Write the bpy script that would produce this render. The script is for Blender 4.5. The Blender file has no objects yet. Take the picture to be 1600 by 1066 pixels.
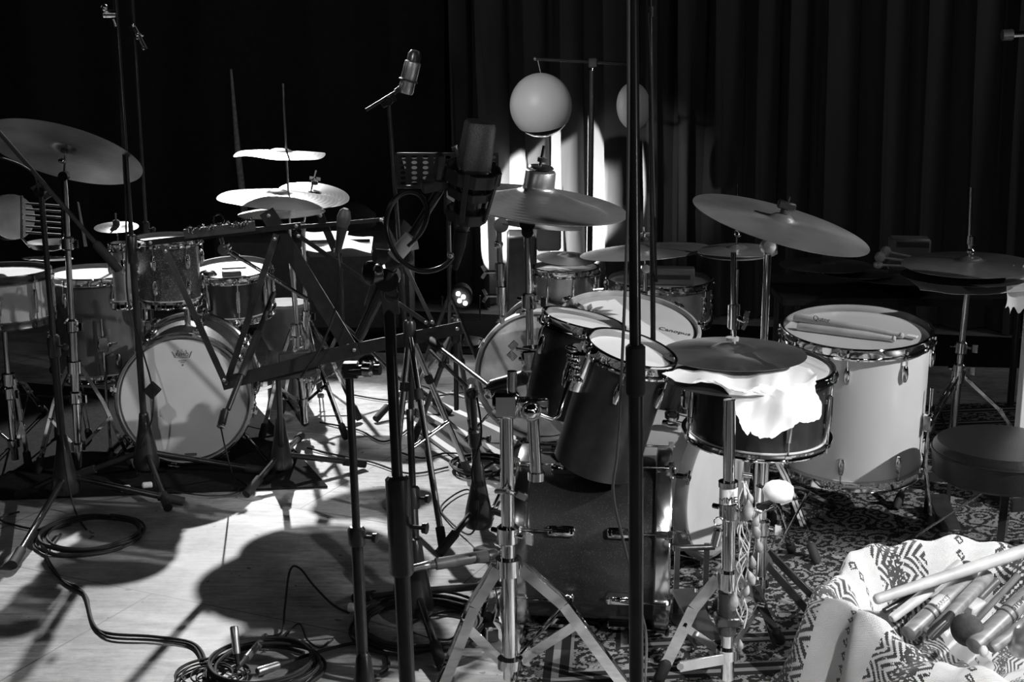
import bpy, math, random
from mathutils import Vector as V, Matrix
random.seed(7)
PI = math.pi
sc = bpy.context.scene
COL = sc.collection
# ------------------------------------------------------------------ camera model (also used to survey points of the room)
H, PITCH, FPX = 1.55, math.radians(13), 2200.0
FW = V((0, math.cos(PITCH), -math.sin(PITCH))); UP = V((0, math.sin(PITCH), math.cos(PITCH))); RT = V((1, 0, 0))
EYE = V((0, 0, H))
def ray(px, py):
    return FW + RT*((px-800)/FPX) + UP*((533-py)/FPX)
def P(px, py, Y):
    d = ray(px, py); return EYE + d*(Y/d.y)
def F(px, py, z=0.0):
    d = ray(px, py); return EYE + d*((z-H)/d.z)
def depth(p): return (p-EYE).dot(FW)
def mpp(p): return depth(p)/FPX
def pose(px, py, Y, rx, ratio, ang=0.0, under=False):
    """round thing seen at this spot: returns centre, unit normal, radius. ang = slope of its long axis in degrees (down to the right positive)"""
    c = P(px, py, Y); v = (EYE-c).normalized()
    a = math.radians(ang)
    r = RT - v*RT.dot(v); r.normalize(); u = v.cross(r)
    m = u*math.cos(a) + r*math.sin(a)
    th = math.acos(ratio)
    n = m*math.sin(th) + v*math.cos(th)
    if under: n = m*math.sin(th) - v*math.cos(th)
    return c, n.normalized(), rx*mpp(c)
# ------------------------------------------------------------------ materials
def nodes(name):
    m = bpy.data.materials.new(name); m.use_nodes = True
    t = m.node_tree; b = t.nodes['Principled BSDF']; return m, t, b
def mth(t, op, a, b=0.0, c=None):
    n = t.nodes.new('ShaderNodeMath'); n.operation = op
    for i, x in enumerate((a, b, c)):
        if x is None: continue
        if isinstance(x, (int, float)): n.inputs[i].default_value = x
        else: t.links.new(x, n.inputs[i])
    return n.outputs[0]
def noise(t, scale, detail=3, vec=None, rough=0.5, stretch=None):
    n = t.nodes.new('ShaderNodeTexNoise'); n.inputs['Scale'].default_value = scale; n.inputs['Detail'].default_value = detail
    n.inputs['Roughness'].default_value = rough
    if vec is None: vec = coord(t)
    if stretch:
        mp = t.nodes.new('ShaderNodeMapping'); mp.inputs['Scale'].default_value = stretch[:3]
        if len(stretch) > 3: mp.inputs['Rotation'].default_value = (0, 0, stretch[3])
        t.links.new(vec, mp.inputs['Vector']); vec = mp.outputs[0]
    t.links.new(vec, n.inputs['Vector']); return n.outputs[0]
def coord(t, which='Object'):
    return t.nodes.new('ShaderNodeTexCoord').outputs[which]
def ramp(t, fac, stops):
    r = t.nodes.new('ShaderNodeValToRGB'); e = r.color_ramp.elements
    while len(e) < len(stops): e.new(0.5)
    for q, (p, g) in zip(e, stops): q.position = p; q.color = (g, g, g, 1)
    t.links.new(fac, r.inputs[0]); return r.outputs[0]
def bump(t, b, h, strength=0.2, dist=0.002):
    n = t.nodes.new('ShaderNodeBump'); n.inputs['Strength'].default_value = strength; n.inputs['Distance'].default_value = dist
    t.links.new(h, n.inputs['Height']); t.links.new(n.outputs[0], b.inputs['Normal'])
def mixg(t, f, a, b):
    # a + (b-a)*f for grey values
    return mth(t, 'ADD', a, mth(t, 'MULTIPLY', f, mth(t, 'SUBTRACT', b, a)))
def setc(t, b, s, name='Base Color'): t.links.new(s, b.inputs[name])
def mat(name, g, rough=0.5, metal=0.0, var=0.0, nscale=20, bmp=0.0, coat=0.0, spec=0.5, stretch=None):
    m, t, b = nodes(name)
    b.inputs['Roughness'].default_value = rough; b.inputs['Metallic'].default_value = metal
    b.inputs['Coat Weight'].default_value = coat; b.inputs['Specular IOR Level'].default_value = spec
    nz = noise(t, nscale, 4, stretch=stretch)
    v = max(var, 0.02)
    setc(t, b, ramp(t, nz, [(0.3, g*(1-v)), (0.7, min(1, g*(1+v)))]))
    if bmp: bump(t, b, nz, bmp)
    return m
M = {}
M['chrome'] = mat('chrome', .8, .07, 1.0, .10, 6)
M['tomshell'] = mat('satin black tom shell', .08, .36, .92, .15, 40)
M['chrome_dull'] = mat('dull chrome', .55, .2, 1.0, .25, 9)
M['black'] = mat('black lacquered steel', .018, .32, 0, .3, 30, coat=.3)
M['black_matt'] = mat('black plastic', .045, .55, 0, .3, 40)
M['rubber'] = mat('black rubber', .015, .75, 0, .2, 60)
M['darkmetal'] = mat('dark grey metal', .10, .35, .8, .3, 20)
M['head'] = mat('white coated drum skin', .62, .5, 0, .06, 9, .05)
M['head_clear'] = mat('smooth drum skin', .5, .22, 0, .08, 5)
M['calf'] = mat('mottled calf skin', .5, .5, 0, .45, 9, .05)
M['wood'] = mat('pale wood', .4, .45, 0, .25, 12, stretch=(1, 1, .1))
M['wood_mid'] = mat('brown wood', .16, .4, 0, .35, 14, .05, stretch=(1, 6, 1))
M['wood_dark'] = mat('dark wood', .09, .4, 0, .35, 14)
M['white'] = mat('white lacquer', .62, .3, 0, .03, 6, coat=.3)
M['grey'] = mat('grey paint', .2, .45, 0, .15, 12)
M['silver'] = mat('satin silver', .6, .3, .9, .1, 30)
M['paper'] = mat('white paper', .8, .8, 0, .04, 12)
M['cloth'] = mat('white tissue cloth', .85, .9, 0, .03, 16, .2)
M['felt'] = mat('grey felt', .35, .95, 0, .3, 60, .5)
M['felt_white'] = mat('white felt', .75, .95, 0, .1, 60, .5)
M['felt_dark'] = mat('dark felt', .05, .95, 0, .3, 60, .5)
M['leather'] = mat('black leather', .016, .36, 0, .3, 160, .25)
M['shadegrey'] = mat('grey fibre shell', .09, .4, 0, .4, 10)
M['globe'] = mat('white globe skin', .52, .45, 0, .06, 3)
M['ink'] = mat('black ink', .02, .6)
M['ink_grey'] = mat('grey ink', .12, .6)
M['label'] = mat('white label', .7, .5)
M['string'] = mat('pale string', .45, .8, 0, .2, 50)
M['shellnut'] = mat('seed pod', .24, .45, 0, .5, 40, .3)
M['gold'] = mat('brushed brass', .33, .25, 1.0, .3, 14)
def cymbal_mat(name, g, rough, var=.25):
    m, t, b = nodes(name); b.inputs['Metallic'].default_value = .8
    vec = coord(t, 'UV')
    sep = t.nodes.new('ShaderNodeSeparateXYZ'); t.links.new(vec, sep.inputs[0])
    nz = noise(t, 7, 4)
    rings = mth(t, 'SINE', mth(t, 'MULTIPLY', sep.outputs[1], 420))
    nb = noise(t, 60, 2)
    setc(t, b, ramp(t, nz, [(.3, g*(1-var)), (.7, g*(1+var))]))
    b.inputs['Roughness'].default_value = rough
    b.inputs['Anisotropic'].default_value = .6
    bump(t, b, mth(t, 'ADD', mth(t, 'MULTIPLY', rings, .35), nb), .12, .0012)
    return m
M['cym'] = cymbal_mat('bronze cymbal', .48, .3)
M['cym_dark'] = cymbal_mat('tarnished cymbal', .15, .4, .35)
M['cym_bright'] = cymbal_mat('bright cymbal', .42, .38, .15)
def sparkle(name, base, hi):
    m, t, b = nodes(name)
    v = t.nodes.new('ShaderNodeTexVoronoi'); v.inputs['Scale'].default_value = 600; t.links.new(coord(t), v.inputs['Vector'])
    nz = noise(t, 5, 3)
    spk = mth(t, 'GREATER_THAN', mth(t, 'FRACT', mth(t, 'MULTIPLY', v.outputs['Color'], 7.13)), .95)
    setc(t, b, mixg(t, spk, mth(t, 'MULTIPLY', nz, base*2), hi))
    b.inputs['Roughness'].default_value = .4; b.inputs['Coat Weight'].default_value = .3; b.inputs['Metallic'].default_value = .6
    return m
M['sparkle'] = sparkle('dark sparkle wrap', .035, .09)
M['glitter'] = sparkle('grey glitter wrap', .09, .5)
def floor_mat():
    m, t, b = nodes('worn pale stage floor')
    c = coord(t)
    br = t.nodes.new('ShaderNodeTexBrick'); br.offset = .5
    mp = t.nodes.new('ShaderNodeMapping'); mp.inputs['Rotation'].default_value = (0, 0, .42); t.links.new(c, mp.inputs[0])
    t.links.new(mp.outputs[0], br.inputs['Vector'])
    br.inputs['Scale'].default_value = 1.0; br.inputs['Brick Width'].default_value = 1.5; br.inputs['Row Height'].default_value = .75
    br.inputs['Mortar Size'].default_value = .003; br.inputs['Mortar Smooth'].default_value = .3
    n1 = noise(t, 2.5, 8, rough=.65); n2 = noise(t, 9, 5, stretch=(1, 9, 1, .9)); n3 = noise(t, 40, 3, stretch=(1, 10, 1, -.6))
    wood = noise(t, 1.6, 6, rough=.7, stretch=(1, 3.5, 1, .42))
    base = mth(t, 'ADD', mth(t, 'MULTIPLY', n1, .5), mth(t, 'MULTIPLY', wood, .55))
    base = mth(t, 'ADD', base, mth(t, 'MULTIPLY', n2, .35))
    mot = noise(t, 7, 8, rough=.75); grain = noise(t, 55, 6, rough=.7, stretch=(1, 3, 1, .9))
    base = mth(t, 'ADD', base, mth(t, 'ADD', mth(t, 'MULTIPLY', mot, .45), mth(t, 'MULTIPLY', grain, .3)))
    base = mth(t, 'MAXIMUM', mth(t, 'ADD', base, -.78), .05)
    scr = mth(t, 'GREATER_THAN', n3, .71)
    base = mixg(t, scr, base, .10)
    spots = mth(t, 'GREATER_THAN', noise(t, 26, 2), .74)
    base = mixg(t, spots, base, .07)
    gap = mth(t, 'MULTIPLY', br.outputs['Fac'], .7)
    base = mixg(t, gap, base, .05)
    setc(t, b, base); b.inputs['Roughness'].default_value = .55
    bump(t, b, n1, .15)
    return m
M['floor'] = floor_mat()
M['drape'] = mat('black velvet drape', .013, .9, 0, .3, 30)
M['drape_r'] = mat('dark pleated drape', .06, .85, 0, .15, 6, stretch=(1, 1, .15))
M['wall'] = mat('black painted wall', .006, .9, 0, .2, 4)
M['carpet'] = mat('black carpet', .012, 1.0, 0, .4, 80, .5, spec=.1)
M['carpet_grey'] = mat('grey carpet', .10, 1.0, 0, .3, 60, .5)
def rug_mat(name, w, l, dark=.02, light=.2):
    """woven rug: borders measured from the edge plus flower-like cells; uv in metres"""
    m, t, b = nodes(name)
    sep = t.nodes.new('ShaderNodeSeparateXYZ'); t.links.new(coord(t, 'UV'), sep.inputs[0]); u, v = sep.outputs[0], sep.outputs[1]
    du = mth(t, 'MINIMUM', u, mth(t, 'SUBTRACT', w, u)); dv = mth(t, 'MINIMUM', v, mth(t, 'SUBTRACT', l, v))
    d = mth(t, 'MINIMUM', du, dv)
    vo = t.nodes.new('ShaderNodeTexVoronoi'); vo.inputs['Scale'].default_value = 17; t.links.new(coord(t, 'UV'), vo.inputs['Vector'])
    rings = mth(t, 'SINE', mth(t, 'MULTIPLY', vo.outputs['Distance'], 17))
    vo2 = t.nodes.new('ShaderNodeTexVoronoi'); vo2.inputs['Scale'].default_value = 60; t.links.new(coord(t, 'UV'), vo2.inputs['Vector'])
    r2 = mth(t, 'SINE', mth(t, 'MULTIPLY', vo2.outputs['Distance'], 13))
    nz = noise(t, 30, 3, coord(t, 'UV'))
    pat = mth(t, 'GREATER_THAN', mth(t, 'ADD', mth(t, 'ADD', rings, mth(t, 'MULTIPLY', r2, .8)), mth(t, 'MULTIPLY', mth(t, 'SUBTRACT', nz, .5), 2)), .15)
    stripe = mth(t, 'GREATER_THAN', mth(t, 'SINE', mth(t, 'MULTIPLY', d, 150)), .2)
    inb = mth(t, 'LESS_THAN', mth(t, 'ABSOLUTE', mth(t, 'SUBTRACT', d, .10)), .035)
    inb2 = mth(t, 'LESS_THAN', mth(t, 'ABSOLUTE', mth(t, 'SUBTRACT', d, .27)), .03)
    isb = mth(t, 'MAXIMUM', inb, inb2)
    p = mth(t, 'ADD', mth(t, 'MULTIPLY', isb, stripe), mth(t, 'MULTIPLY', mth(t, 'SUBTRACT', 1.0, isb), pat))
    g = mixg(t, p, dark, light)
    g = mth(t, 'MULTIPLY', g, mth(t, 'ADD', .65, mth(t, 'MULTIPLY', noise(t, 4, 4, coord(t, 'UV')), .7)))
    setc(t, b, g); b.inputs['Roughness'].default_value = 1.0; b.inputs['Specular IOR Level'].default_value = .1
    bump(t, b, noise(t, 220, 2, coord(t, 'UV')), .4, .002)
    return m
def stripe_mat():
    m, t, b = nodes('striped rug')
    sep = t.nodes.new('ShaderNodeSeparateXYZ'); t.links.new(coord(t, 'UV'), sep.inputs[0])
    s = mth(t, 'GREATER_THAN', mth(t, 'SINE', mth(t, 'MULTIPLY', sep.outputs[1], 42)), .72)
    g = mixg(t, s, .07, .5)
    setc(t, b, g); b.inputs['Roughness'].default_value = 1.0
    bump(t, b, noise(t, 200, 2), .4)
    return m
M['stripes'] = stripe_mat()
def blanket_mat():
    m, t, b = nodes('knitted blanket')
    sep = t.nodes.new('ShaderNodeSeparateXYZ'); t.links.new(coord(t, 'UV'), sep.inputs[0]); u, v = sep.outputs[0], sep.outputs[1]
    # knit stitches quantise the pattern
    st = .0042
    uq = mth(t, 'MULTIPLY', mth(t, 'ROUND', mth(t, 'DIVIDE', u, st)), st)
    vq = mth(t, 'MULTIPLY', mth(t, 'ROUND', mth(t, 'DIVIDE', v, st)), st)
    per = .36                                                   # bands repeat across u
    ub = mth(t, 'MODULO', mth(t, 'ADD', uq, 3.6), per)
    zz = mth(t, 'PINGPONG', vq, .05)                            # zigzag along v
    x = mth(t, 'SUBTRACT', ub, mth(t, 'MULTIPLY', zz, 1.0))
    lines = mth(t, 'GREATER_THAN', mth(t, 'SINE', mth(t, 'MULTIPLY', x, 2*PI/.026)), .0)
    inz = mth(t, 'LESS_THAN', mth(t, 'ABSOLUTE', mth(t, 'SUBTRACT', ub, .10)), .085)
    core = mth(t, 'LESS_THAN', mth(t, 'ABSOLUTE', mth(t, 'SUBTRACT', ub, .125)), .028)
    dots = mth(t, 'GREATER_THAN', mth(t, 'MULTIPLY', mth(t, 'SINE', mth(t, 'MULTIPLY', uq, 2*PI/.022)), mth(t, 'SINE', mth(t, 'MULTIPLY', vq, 2*PI/.022))), .2)
    # diamonds row in the plain band
    dm = mth(t, 'ADD', mth(t, 'ABSOLUTE', mth(t, 'SUBTRACT', ub, .275)), mth(t, 'ABSOLUTE', mth(t, 'SUBTRACT', mth(t, 'PINGPONG', vq, .035), .0175)))
    dia = mth(t, 'MULTIPLY', mth(t, 'LESS_THAN', dm, .014), mth(t, 'GREATER_THAN', dm, .006))
    dk = mth(t, 'MAXIMUM', mth(t, 'MULTIPLY', inz, lines), dia)
    dk = mth(t, 'MAXIMUM', dk, mth(t, 'MULTIPLY', core, mth(t, 'SUBTRACT', 1.0, dots)))
    nz = noise(t, 90, 3, coord(t, 'UV'))
    dk = mth(t, 'MULTIPLY', dk, mth(t, 'GREATER_THAN', nz, .38))
    g = mixg(t, dk, .66, .035)
    setc(t, b, g); b.inputs['Roughness'].default_value = 1.0; b.inputs['Specular IOR Level'].default_value = .1
    b.inputs['Sheen Weight'].default_value = .3
    knit = mth(t, 'MULTIPLY', mth(t, 'SINE', mth(t, 'MULTIPLY', u, 2*PI/st)), mth(t, 'SINE', mth(t, 'MULTIPLY', v, 2*PI/st)))
    bump(t, b, mth(t, 'ADD', mth(t, 'MULTIPLY', knit, .4), nz), .8, .004)
    return m
M['blanket'] = blanket_mat()
def emis(name, g, s):
    m, t, b = nodes(name); b.inputs['Emission Color'].default_value = (g, g, g, 1); b.inputs['Emission Strength'].default_value = s
    setc(t, b, ramp(t, noise(t, 50), [(0, .6), (1, .8)])); return m
M['lamp'] = emis('lit lamp lens', 1, 12)
M['led'] = emis('small indicator light', 1, 3)
# clear acrylic
m, t, b = nodes('smoky acrylic'); b.inputs['Transmission Weight'].default_value = .55; b.inputs['Roughness'].default_value = .12
setc(t, b, ramp(t, noise(t, 6, 4, stretch=(1, 1, .3)), [(.3, .10), (.7, .30)])); M['acrylic'] = m
# ------------------------------------------------------------------ mesh builder
def basis(n):
    n = n.normalized(); a = V((0, 0, 1)) if abs(n.z) < .95 else V((1, 0, 0))
    if abs(n.z) >= .95:
        x = V((1, 0, 0)) - n*n.x; x.normalize()
    else:
        x = a.cross(n).normalized()
    return x, n.cross(x), n
class MB:
    def __init__(s): s.v = []; s.f = []; s.uv = {}
    def add(s, vs, fs):
        o = len(s.v); s.v += [V(q) for q in vs]; s.f += [tuple(i+o for i in f) for f in fs]; return s
    def tube(s, pts, r, seg=10, closed=False, caps=True):
        pts = [V(p) for p in pts]; n = len(pts)
        rs = r if isinstance(r, (list, tuple)) else [r]*n
        tn = []
        for i in range(n):
            a = pts[(i-1) % n] if (closed or i > 0) else pts[i]; b_ = pts[(i+1) % n] if (closed or i < n-1) else pts[i]
            d = b_-a; tn.append(d.normalized() if d.length > 1e-9 else V((0, 0, 1)))
        x, y, _ = basis(tn[0]); vs = []; 
        for i in range(n):
            x = x - tn[i]*x.dot(tn[i])
            if x.length < 1e-6: x = basis(tn[i])[0]
            x.normalize(); y = tn[i].cross(x)
            for k in range(seg):
                a = 2*PI*k/seg; vs.append(pts[i] + (x*math.cos(a)+y*math.sin(a))*rs[i])
        fs = []
        m_ = n if closed else n-1
        for i in range(m_):
            j = (i+1) % n
            for k in range(seg):
                l = (k+1) % seg; fs.append((i*seg+k, i*seg+l, j*seg+l, j*seg+k))
        if not closed and caps:
            fs.append(tuple(range(seg-1, -1, -1))); fs.append(tuple((n-1)*seg+k for k in range(seg)))
        return s.add(vs, fs)
    def cyl(s, a, b, r, r2=None, seg=16): return s.tube([a, b], [r, r if r2 is None else r2], seg)
    def lathe(s, prof, c, n, seg=48, closed=False, wob=0):
        x, y, z = basis(n); c = V(c); vs = []; fs = []; k_ = len(prof)
        for (r, h) in prof:
            for k in range(seg):
                a = 2*PI*k/seg
                hh = h + (wob*r*math.sin(3*a+1) + wob*.6*r*math.sin(5*a) if wob else 0)
                vs.append(c + (x*math.cos(a)+y*math.sin(a))*r + z*hh)
        for i in range(k_ if closed else k_-1):
            j = (i+1) % k_
            for k in range(seg):
                l = (k+1) % seg; fs.append((i*seg+k, i*seg+l, j*seg+l, j*seg+k))
        if not closed:
            if prof[0][0] > 0: fs.append(tuple(range(seg-1, -1, -1)))
            if prof[-1][0] > 0: fs.append(tuple((k_-1)*seg+k for k in range(seg)))
        return s.add(vs, fs)
    def ball(s, c, r, n=V((0, 0, 1)), sq=1.0, seg=20, rings=10):
        prof = [(max(r*math.sin(PI*i/rings), 1e-5), -r*sq*math.cos(PI*i/rings)) for i in range(rings+1)]
        return s.lathe(prof, c, n, seg)
    def torus(s, c, n, R, r, seg=40, seg2=8, sq=1.0):
        x, y, z = basis(n)
        return s.tube([V(c)+x*R*math.cos(2*PI*k/seg)+y*R*sq*math.sin(2*PI*k/seg) for k in range(seg)], r, seg2, True)
    def obox(s, c, ax, ay, az, hx, hy, hz, bev=0.0):
        c = V(c); ax = ax.normalized(); ay = ay.normalized(); az = az.normalized()
        if bev <= 0: bev = min(hx, hy, hz)*.18
        b_ = min(bev, hx*.9, hy*.9, hz*.9)
        vs = []
        for sx in (-1, 1):
            for sy in (-1, 1):
                for sz in (-1, 1):
                    vs.append(c+ax*sx*(hx-b_)+ay*sy*(hy-b_)+az*sz*hz)
                    vs.append(c+ax*sx*(hx-b_)+ay*sy*hy+az*sz*(hz-b_))
                    vs.append(c+ax*sx*hx+ay*sy*(hy-b_)+az*sz*(hz-b_))
        def I(sx, sy, sz, k): return (((sx > 0)*2+(sy > 0))*2+(sz > 0))*3+k
        fs = []
        for k, (A, B) in ((0, ('x', 'y')), (1, ('x', 'z')), (2, ('y', 'z'))):
            for g in (-1, 1):
                q = []
                for a, b2 in ((-1, -1), (1, -1), (1, 1), (-1, 1)):
                    if k == 0: q.append(I(a, b2, g, 0))
                    elif k == 1: q.append(I(a, g, b2, 1))
                    else: q.append(I(g, a, b2, 2))
                fs.append(tuple(q))
        for a in (-1, 1):
            for b2 in (-1, 1):
                fs.append((I(-1, a, b2, 0), I(1, a, b2, 0), I(1, a, b2, 1), I(-1, a, b2, 1)))
                fs.append((I(a, -1, b2, 0), I(a, 1, b2, 0), I(a, 1, b2, 2), I(a, -1, b2, 2)))
                fs.append((I(a, b2, -1, 1), I(a, b2, 1, 1), I(a, b2, 1, 2), I(a, b2, -1, 2)))
        for sx in (-1, 1):
            for sy in (-1, 1):
                for sz in (-1, 1): fs.append((I(sx, sy, sz, 0), I(sx, sy, sz, 1), I(sx, sy, sz, 2)))
        return s.add(vs, fs)
    def box(s, c, sx, sy, sz, rz=0, bev=0.0):
        return s.obox(c, V((math.cos(rz), math.sin(rz), 0)), V((-math.sin(rz), math.cos(rz), 0)), V((0, 0, 1)), sx/2, sy/2, sz/2, bev)
    def bar(s, a, b_, w, t, side=None, bev=0.0):
        a, b_ = V(a), V(b_); d = (b_-a).normalized()
        if side is None: side = V((0, 0, 1)) if abs(d.z) < .9 else V((1, 0, 0))
        side = (side - d*side.dot(d)).normalized(); o = d.cross(side)
        return s.obox((a+b_)/2, d, side, o, (b_-a).length/2, w/2, t/2, bev)
    def build(s, name, m, parent=None, smooth=38, uv=None):
        me = bpy.data.meshes.new(name)
        off = V((0, 0, 0)); q = parent
        while q is not None: off += q.location; q = q.parent
        loc = V((0, 0, 0))
        if parent is None:
            xs = [v.x for v in s.v]; ys = [v.y for v in s.v]; zs = [v.z for v in s.v]
            loc = V(((min(xs)+max(xs))/2, (min(ys)+max(ys))/2, min(zs))); off = loc
        me.from_pydata([tuple(v-off) for v in s.v], [], s.f)
        import bmesh
        bm = bmesh.new(); bm.from_mesh(me); bmesh.ops.recalc_face_normals(bm, faces=bm.faces); bm.to_mesh(me); bm.free()
        if uv is not None:
            ul = me.uv_layers.new(name='UVMap')
            for l in me.loops: ul.data[l.index].uv = uv[l.vertex_index]
        me.materials.append(M[m] if isinstance(m, str) else m)
        me.shade_smooth(); me.set_sharp_from_angle(angle=math.radians(smooth))
        o = bpy.data.objects.new(name, me); COL.objects.link(o); o.location = loc
        if parent is not None: o.parent = parent
        return o
def tag(o, label, cat, group=None, kind=None):
    o['label'] = label; o['category'] = cat
    if group: o['group'] = group
    if kind: o['kind'] = kind
    return o
def struct(o): o['kind'] = 'structure'; return o
def thing(name, label, cat, loc, group=None):
    o = bpy.data.objects.new(name, None); COL.objects.link(o); o.location = V(loc); o.empty_display_size = .05
    return tag(o, label, cat, group)
def text(s, size, o, xd, yd, m, name, parent, ext=.0004, align='CENTER'):
    cu = bpy.data.curves.new('lettering', 'FONT'); cu.body = s; cu.size = size; cu.extrude = ext; cu.align_x = align; cu.align_y = 'CENTER'
    ob = bpy.data.objects.new('lettering', cu); COL.objects.link(ob)
    dg = bpy.context.evaluated_depsgraph_get(); me = ob.evaluated_get(dg).to_mesh()
    xd = xd.normalized(); yd = yd.normalized(); zd = xd.cross(yd)
    b = MB(); b.add([V(o)+xd*v.co.x+yd*v.co.y+zd*v.co.z for v in me.vertices], [tuple(p.vertices) for p in me.polygons])
    ob.evaluated_get(dg).to_mesh_clear(); bpy.data.objects.remove(ob)
    return b.build(name, m, parent)
def spline(pts, n=8, closed=False):
    pts = [V(p) for p in pts]; out = []; k = len(pts)
    rng = k if closed else k-1
    for i in range(rng):
        if closed: p0, p1, p2, p3 = pts[(i-1) % k], pts[i], pts[(i+1) % k], pts[(i+2) % k]
        else: p0, p1, p2, p3 = pts[max(i-1, 0)], pts[i], pts[i+1], pts[min(i+2, k-1)]
        for j in range(n):
            u = j/n
            out.append(.5*((2*p1)+(p2-p0)*u+(2*p0-5*p1+4*p2-p3)*u*u+(3*p1-p0-3*p2+p3)*u**3))
    if not closed: out.append(pts[-1])
    return out
# ------------------------------------------------------------------ generators
def cymbal(name, label, c, n, R, m='cym', bell=.17, bow=.10, kind='plain', group=None, cat='cymbal', wob=0, hole=True):
    if kind == 'china':
        h = [(0.004, .42), (.15, .42), (.165, .40), (.17, .25), (.19, .2), (.26, .17), (.5, .09), (.78, .01), (.82, .0), (1.0, .05)]
        top = [(r*R if r > .01 else r, z*R) for r, z in h]
    else:
        top = [(.004, (bow+.075)*R)]
        for i in range(1, 6):
            q = i/6; top.append((bell*R*q, (bow+.075*(1-q*q)**.8)*R if q < 1 else bow*R))
        top.append((bell*R, bow*R))
        for i in range(1, 15):
            q = i/14; r = bell+(1-bell)*q; top.append((r*R, bow*R*(1-q**1.6)))
    t = .0012
    prof = top + [(r, z-t) for r, z in reversed(top)]
    seg = 72
    b = MB().lathe(prof, c, n, seg, True, wob)
    uv = []
    for (r, z) in prof:
        for k in range(seg): uv.append((k/seg, r))
    o = b.build(name, m, None, 60, uv)
    return tag(o, label, cat, group)
def drum(name, label, c, n, R, L, shell='black', head='head', lugs=6, a0=0.0, cat='drum', group=None, hoop='chrome', legs=None, hoop_h=.02, longlug=False, bottomlug=True, open_end=False):
    n = n.normalized(); x, y, z = basis(n); bot = c-n*L
    t = thing(name, label, cat, (bot.x, bot.y, bot.z), group)
    MB().lathe([(R, -.004), (R, -L+.004), (R-.008, -L), (R-.008, 0)], c, n, 64, True).build('shell', shell, t)
    MB().lathe([(1e-5, .0045), (R*.9, .0045), (R*.965, .006), (R*.99, .004), (R+.004, -.004), (R+.004, -.01), (R-.002, -.01), (R-.004, .0), (1e-5, .002)], c, n, 64).build('batter_head', head, t)
    if not open_end: MB().lathe([(1e-5, .0045), (R*.9, .0045), (R*.99, .004), (R+.004, -.004), (R+.004, -.01), (R-.002, -.01), (1e-5, .002)], bot, -n, 64).build('bottom_head', 'head_clear', t)
    for cc, nn in ((c, n), (bot, -n))[:1 if open_end else 2]:
        hh = hoop_h
        MB().lathe([(R+.005, -.008), (R+.005, hh-.004), (R+.002, hh), (R+.009, hh+.001), (R+.010, hh-.003), (R+.0085, hh-.006), (R+.0085, -.002), (R+.0165, -.003), (R+.0165, -.008)], cc, nn, 64, True).build('hoop', hoop, t)
    for k in range(lugs):
        a = a0+2*PI*k/lugs; d = x*math.cos(a)+y*math.sin(a); s_ = n.cross(d)
        def one(top, nn, l0, l1, nm='lug'):
            b = MB(); base = top+d*(R+.012)
            b.cyl(base+nn*.012, base-nn*l0, .0028, seg=8)              # tension rod
            b.cyl(base+nn*.004, base+nn*.013, .0045, seg=6)
            b.obox(base-nn*.004, d, s_, nn, .006, .009, .004)         # hoop ear
            q = top+d*(R+.007)-nn*((l0+l1)/2)
            hl = (l1-l0)/2
            b.lathe([(1e-4, -hl), (.006, -hl*.93), (.0095, -hl*.5), (.0105, 0), (.0095, hl*.5), (.006, hl*.93), (1e-4, hl)], q, nn, 12)
            b.obox(q-d*.004, d, s_, nn, .004, .007, hl*.9)
            return b.build(nm, 'chrome', t)
        if longlug:
            b = MB(); base = c+d*(R+.012)
            b.cyl(base+n*.014, base-n*(L+.014), .0028, seg=8); b.obox(base-n*.004, d, s_, n, .006, .009, .004); b.obox(base-n*(L-.004), d, s_, n, .006, .009, .004)
            b.lathe([(1e-4, -L*.3), (.007, -L*.27), (.009, 0), (.007, L*.27), (1e-4, L*.3)], c+d*(R+.009)-n*L/2, n, 12)
            for q in (-1, 1): b.obox(c+d*(R+.003)-n*(L/2+q*L*.18), d, s_, n, .007, .006, .006)
            b.build('lug', 'chrome', t)
        else:
            ll = min(.055, L*.3)
            one(c, n, .03, .03+ll)
            if bottomlug and not open_end: one(bot, -n, .03, .03+ll)
    if legs:
        for az in legs:
            d = V((math.cos(az), math.sin(az), 0)); q = c - n*(L*.62) + d*(R+.02); f = V((bot.x, bot.y, 0)) + d*(R+.05)
            b = MB(); b.tube([c-n*(L*.35)+d*(R+.022), c-n*(L*.98)+d*(R+.022), V((f.x, f.y, .035))], .005, 8)
            l = b.build('leg', 'chrome', t)
            b = MB(); b.obox(q, d, n.cross(d), n, .014, .018, .028, .004); b.cyl(q+n.cross(d)*.018, q+n.cross(d)*.04, .004); b.ball(q+n.cross(d)*.045, .008, sq=.6); b.build('leg_bracket', 'chrome', l)
            MB().lathe([(.007, .05), (.011, .04), (.012, .006), (.008, 0.0)], V((f.x, f.y, 0.002)), V((0, 0, 1)), 12).build('rubber_foot', 'rubber', l)
    return t
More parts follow.
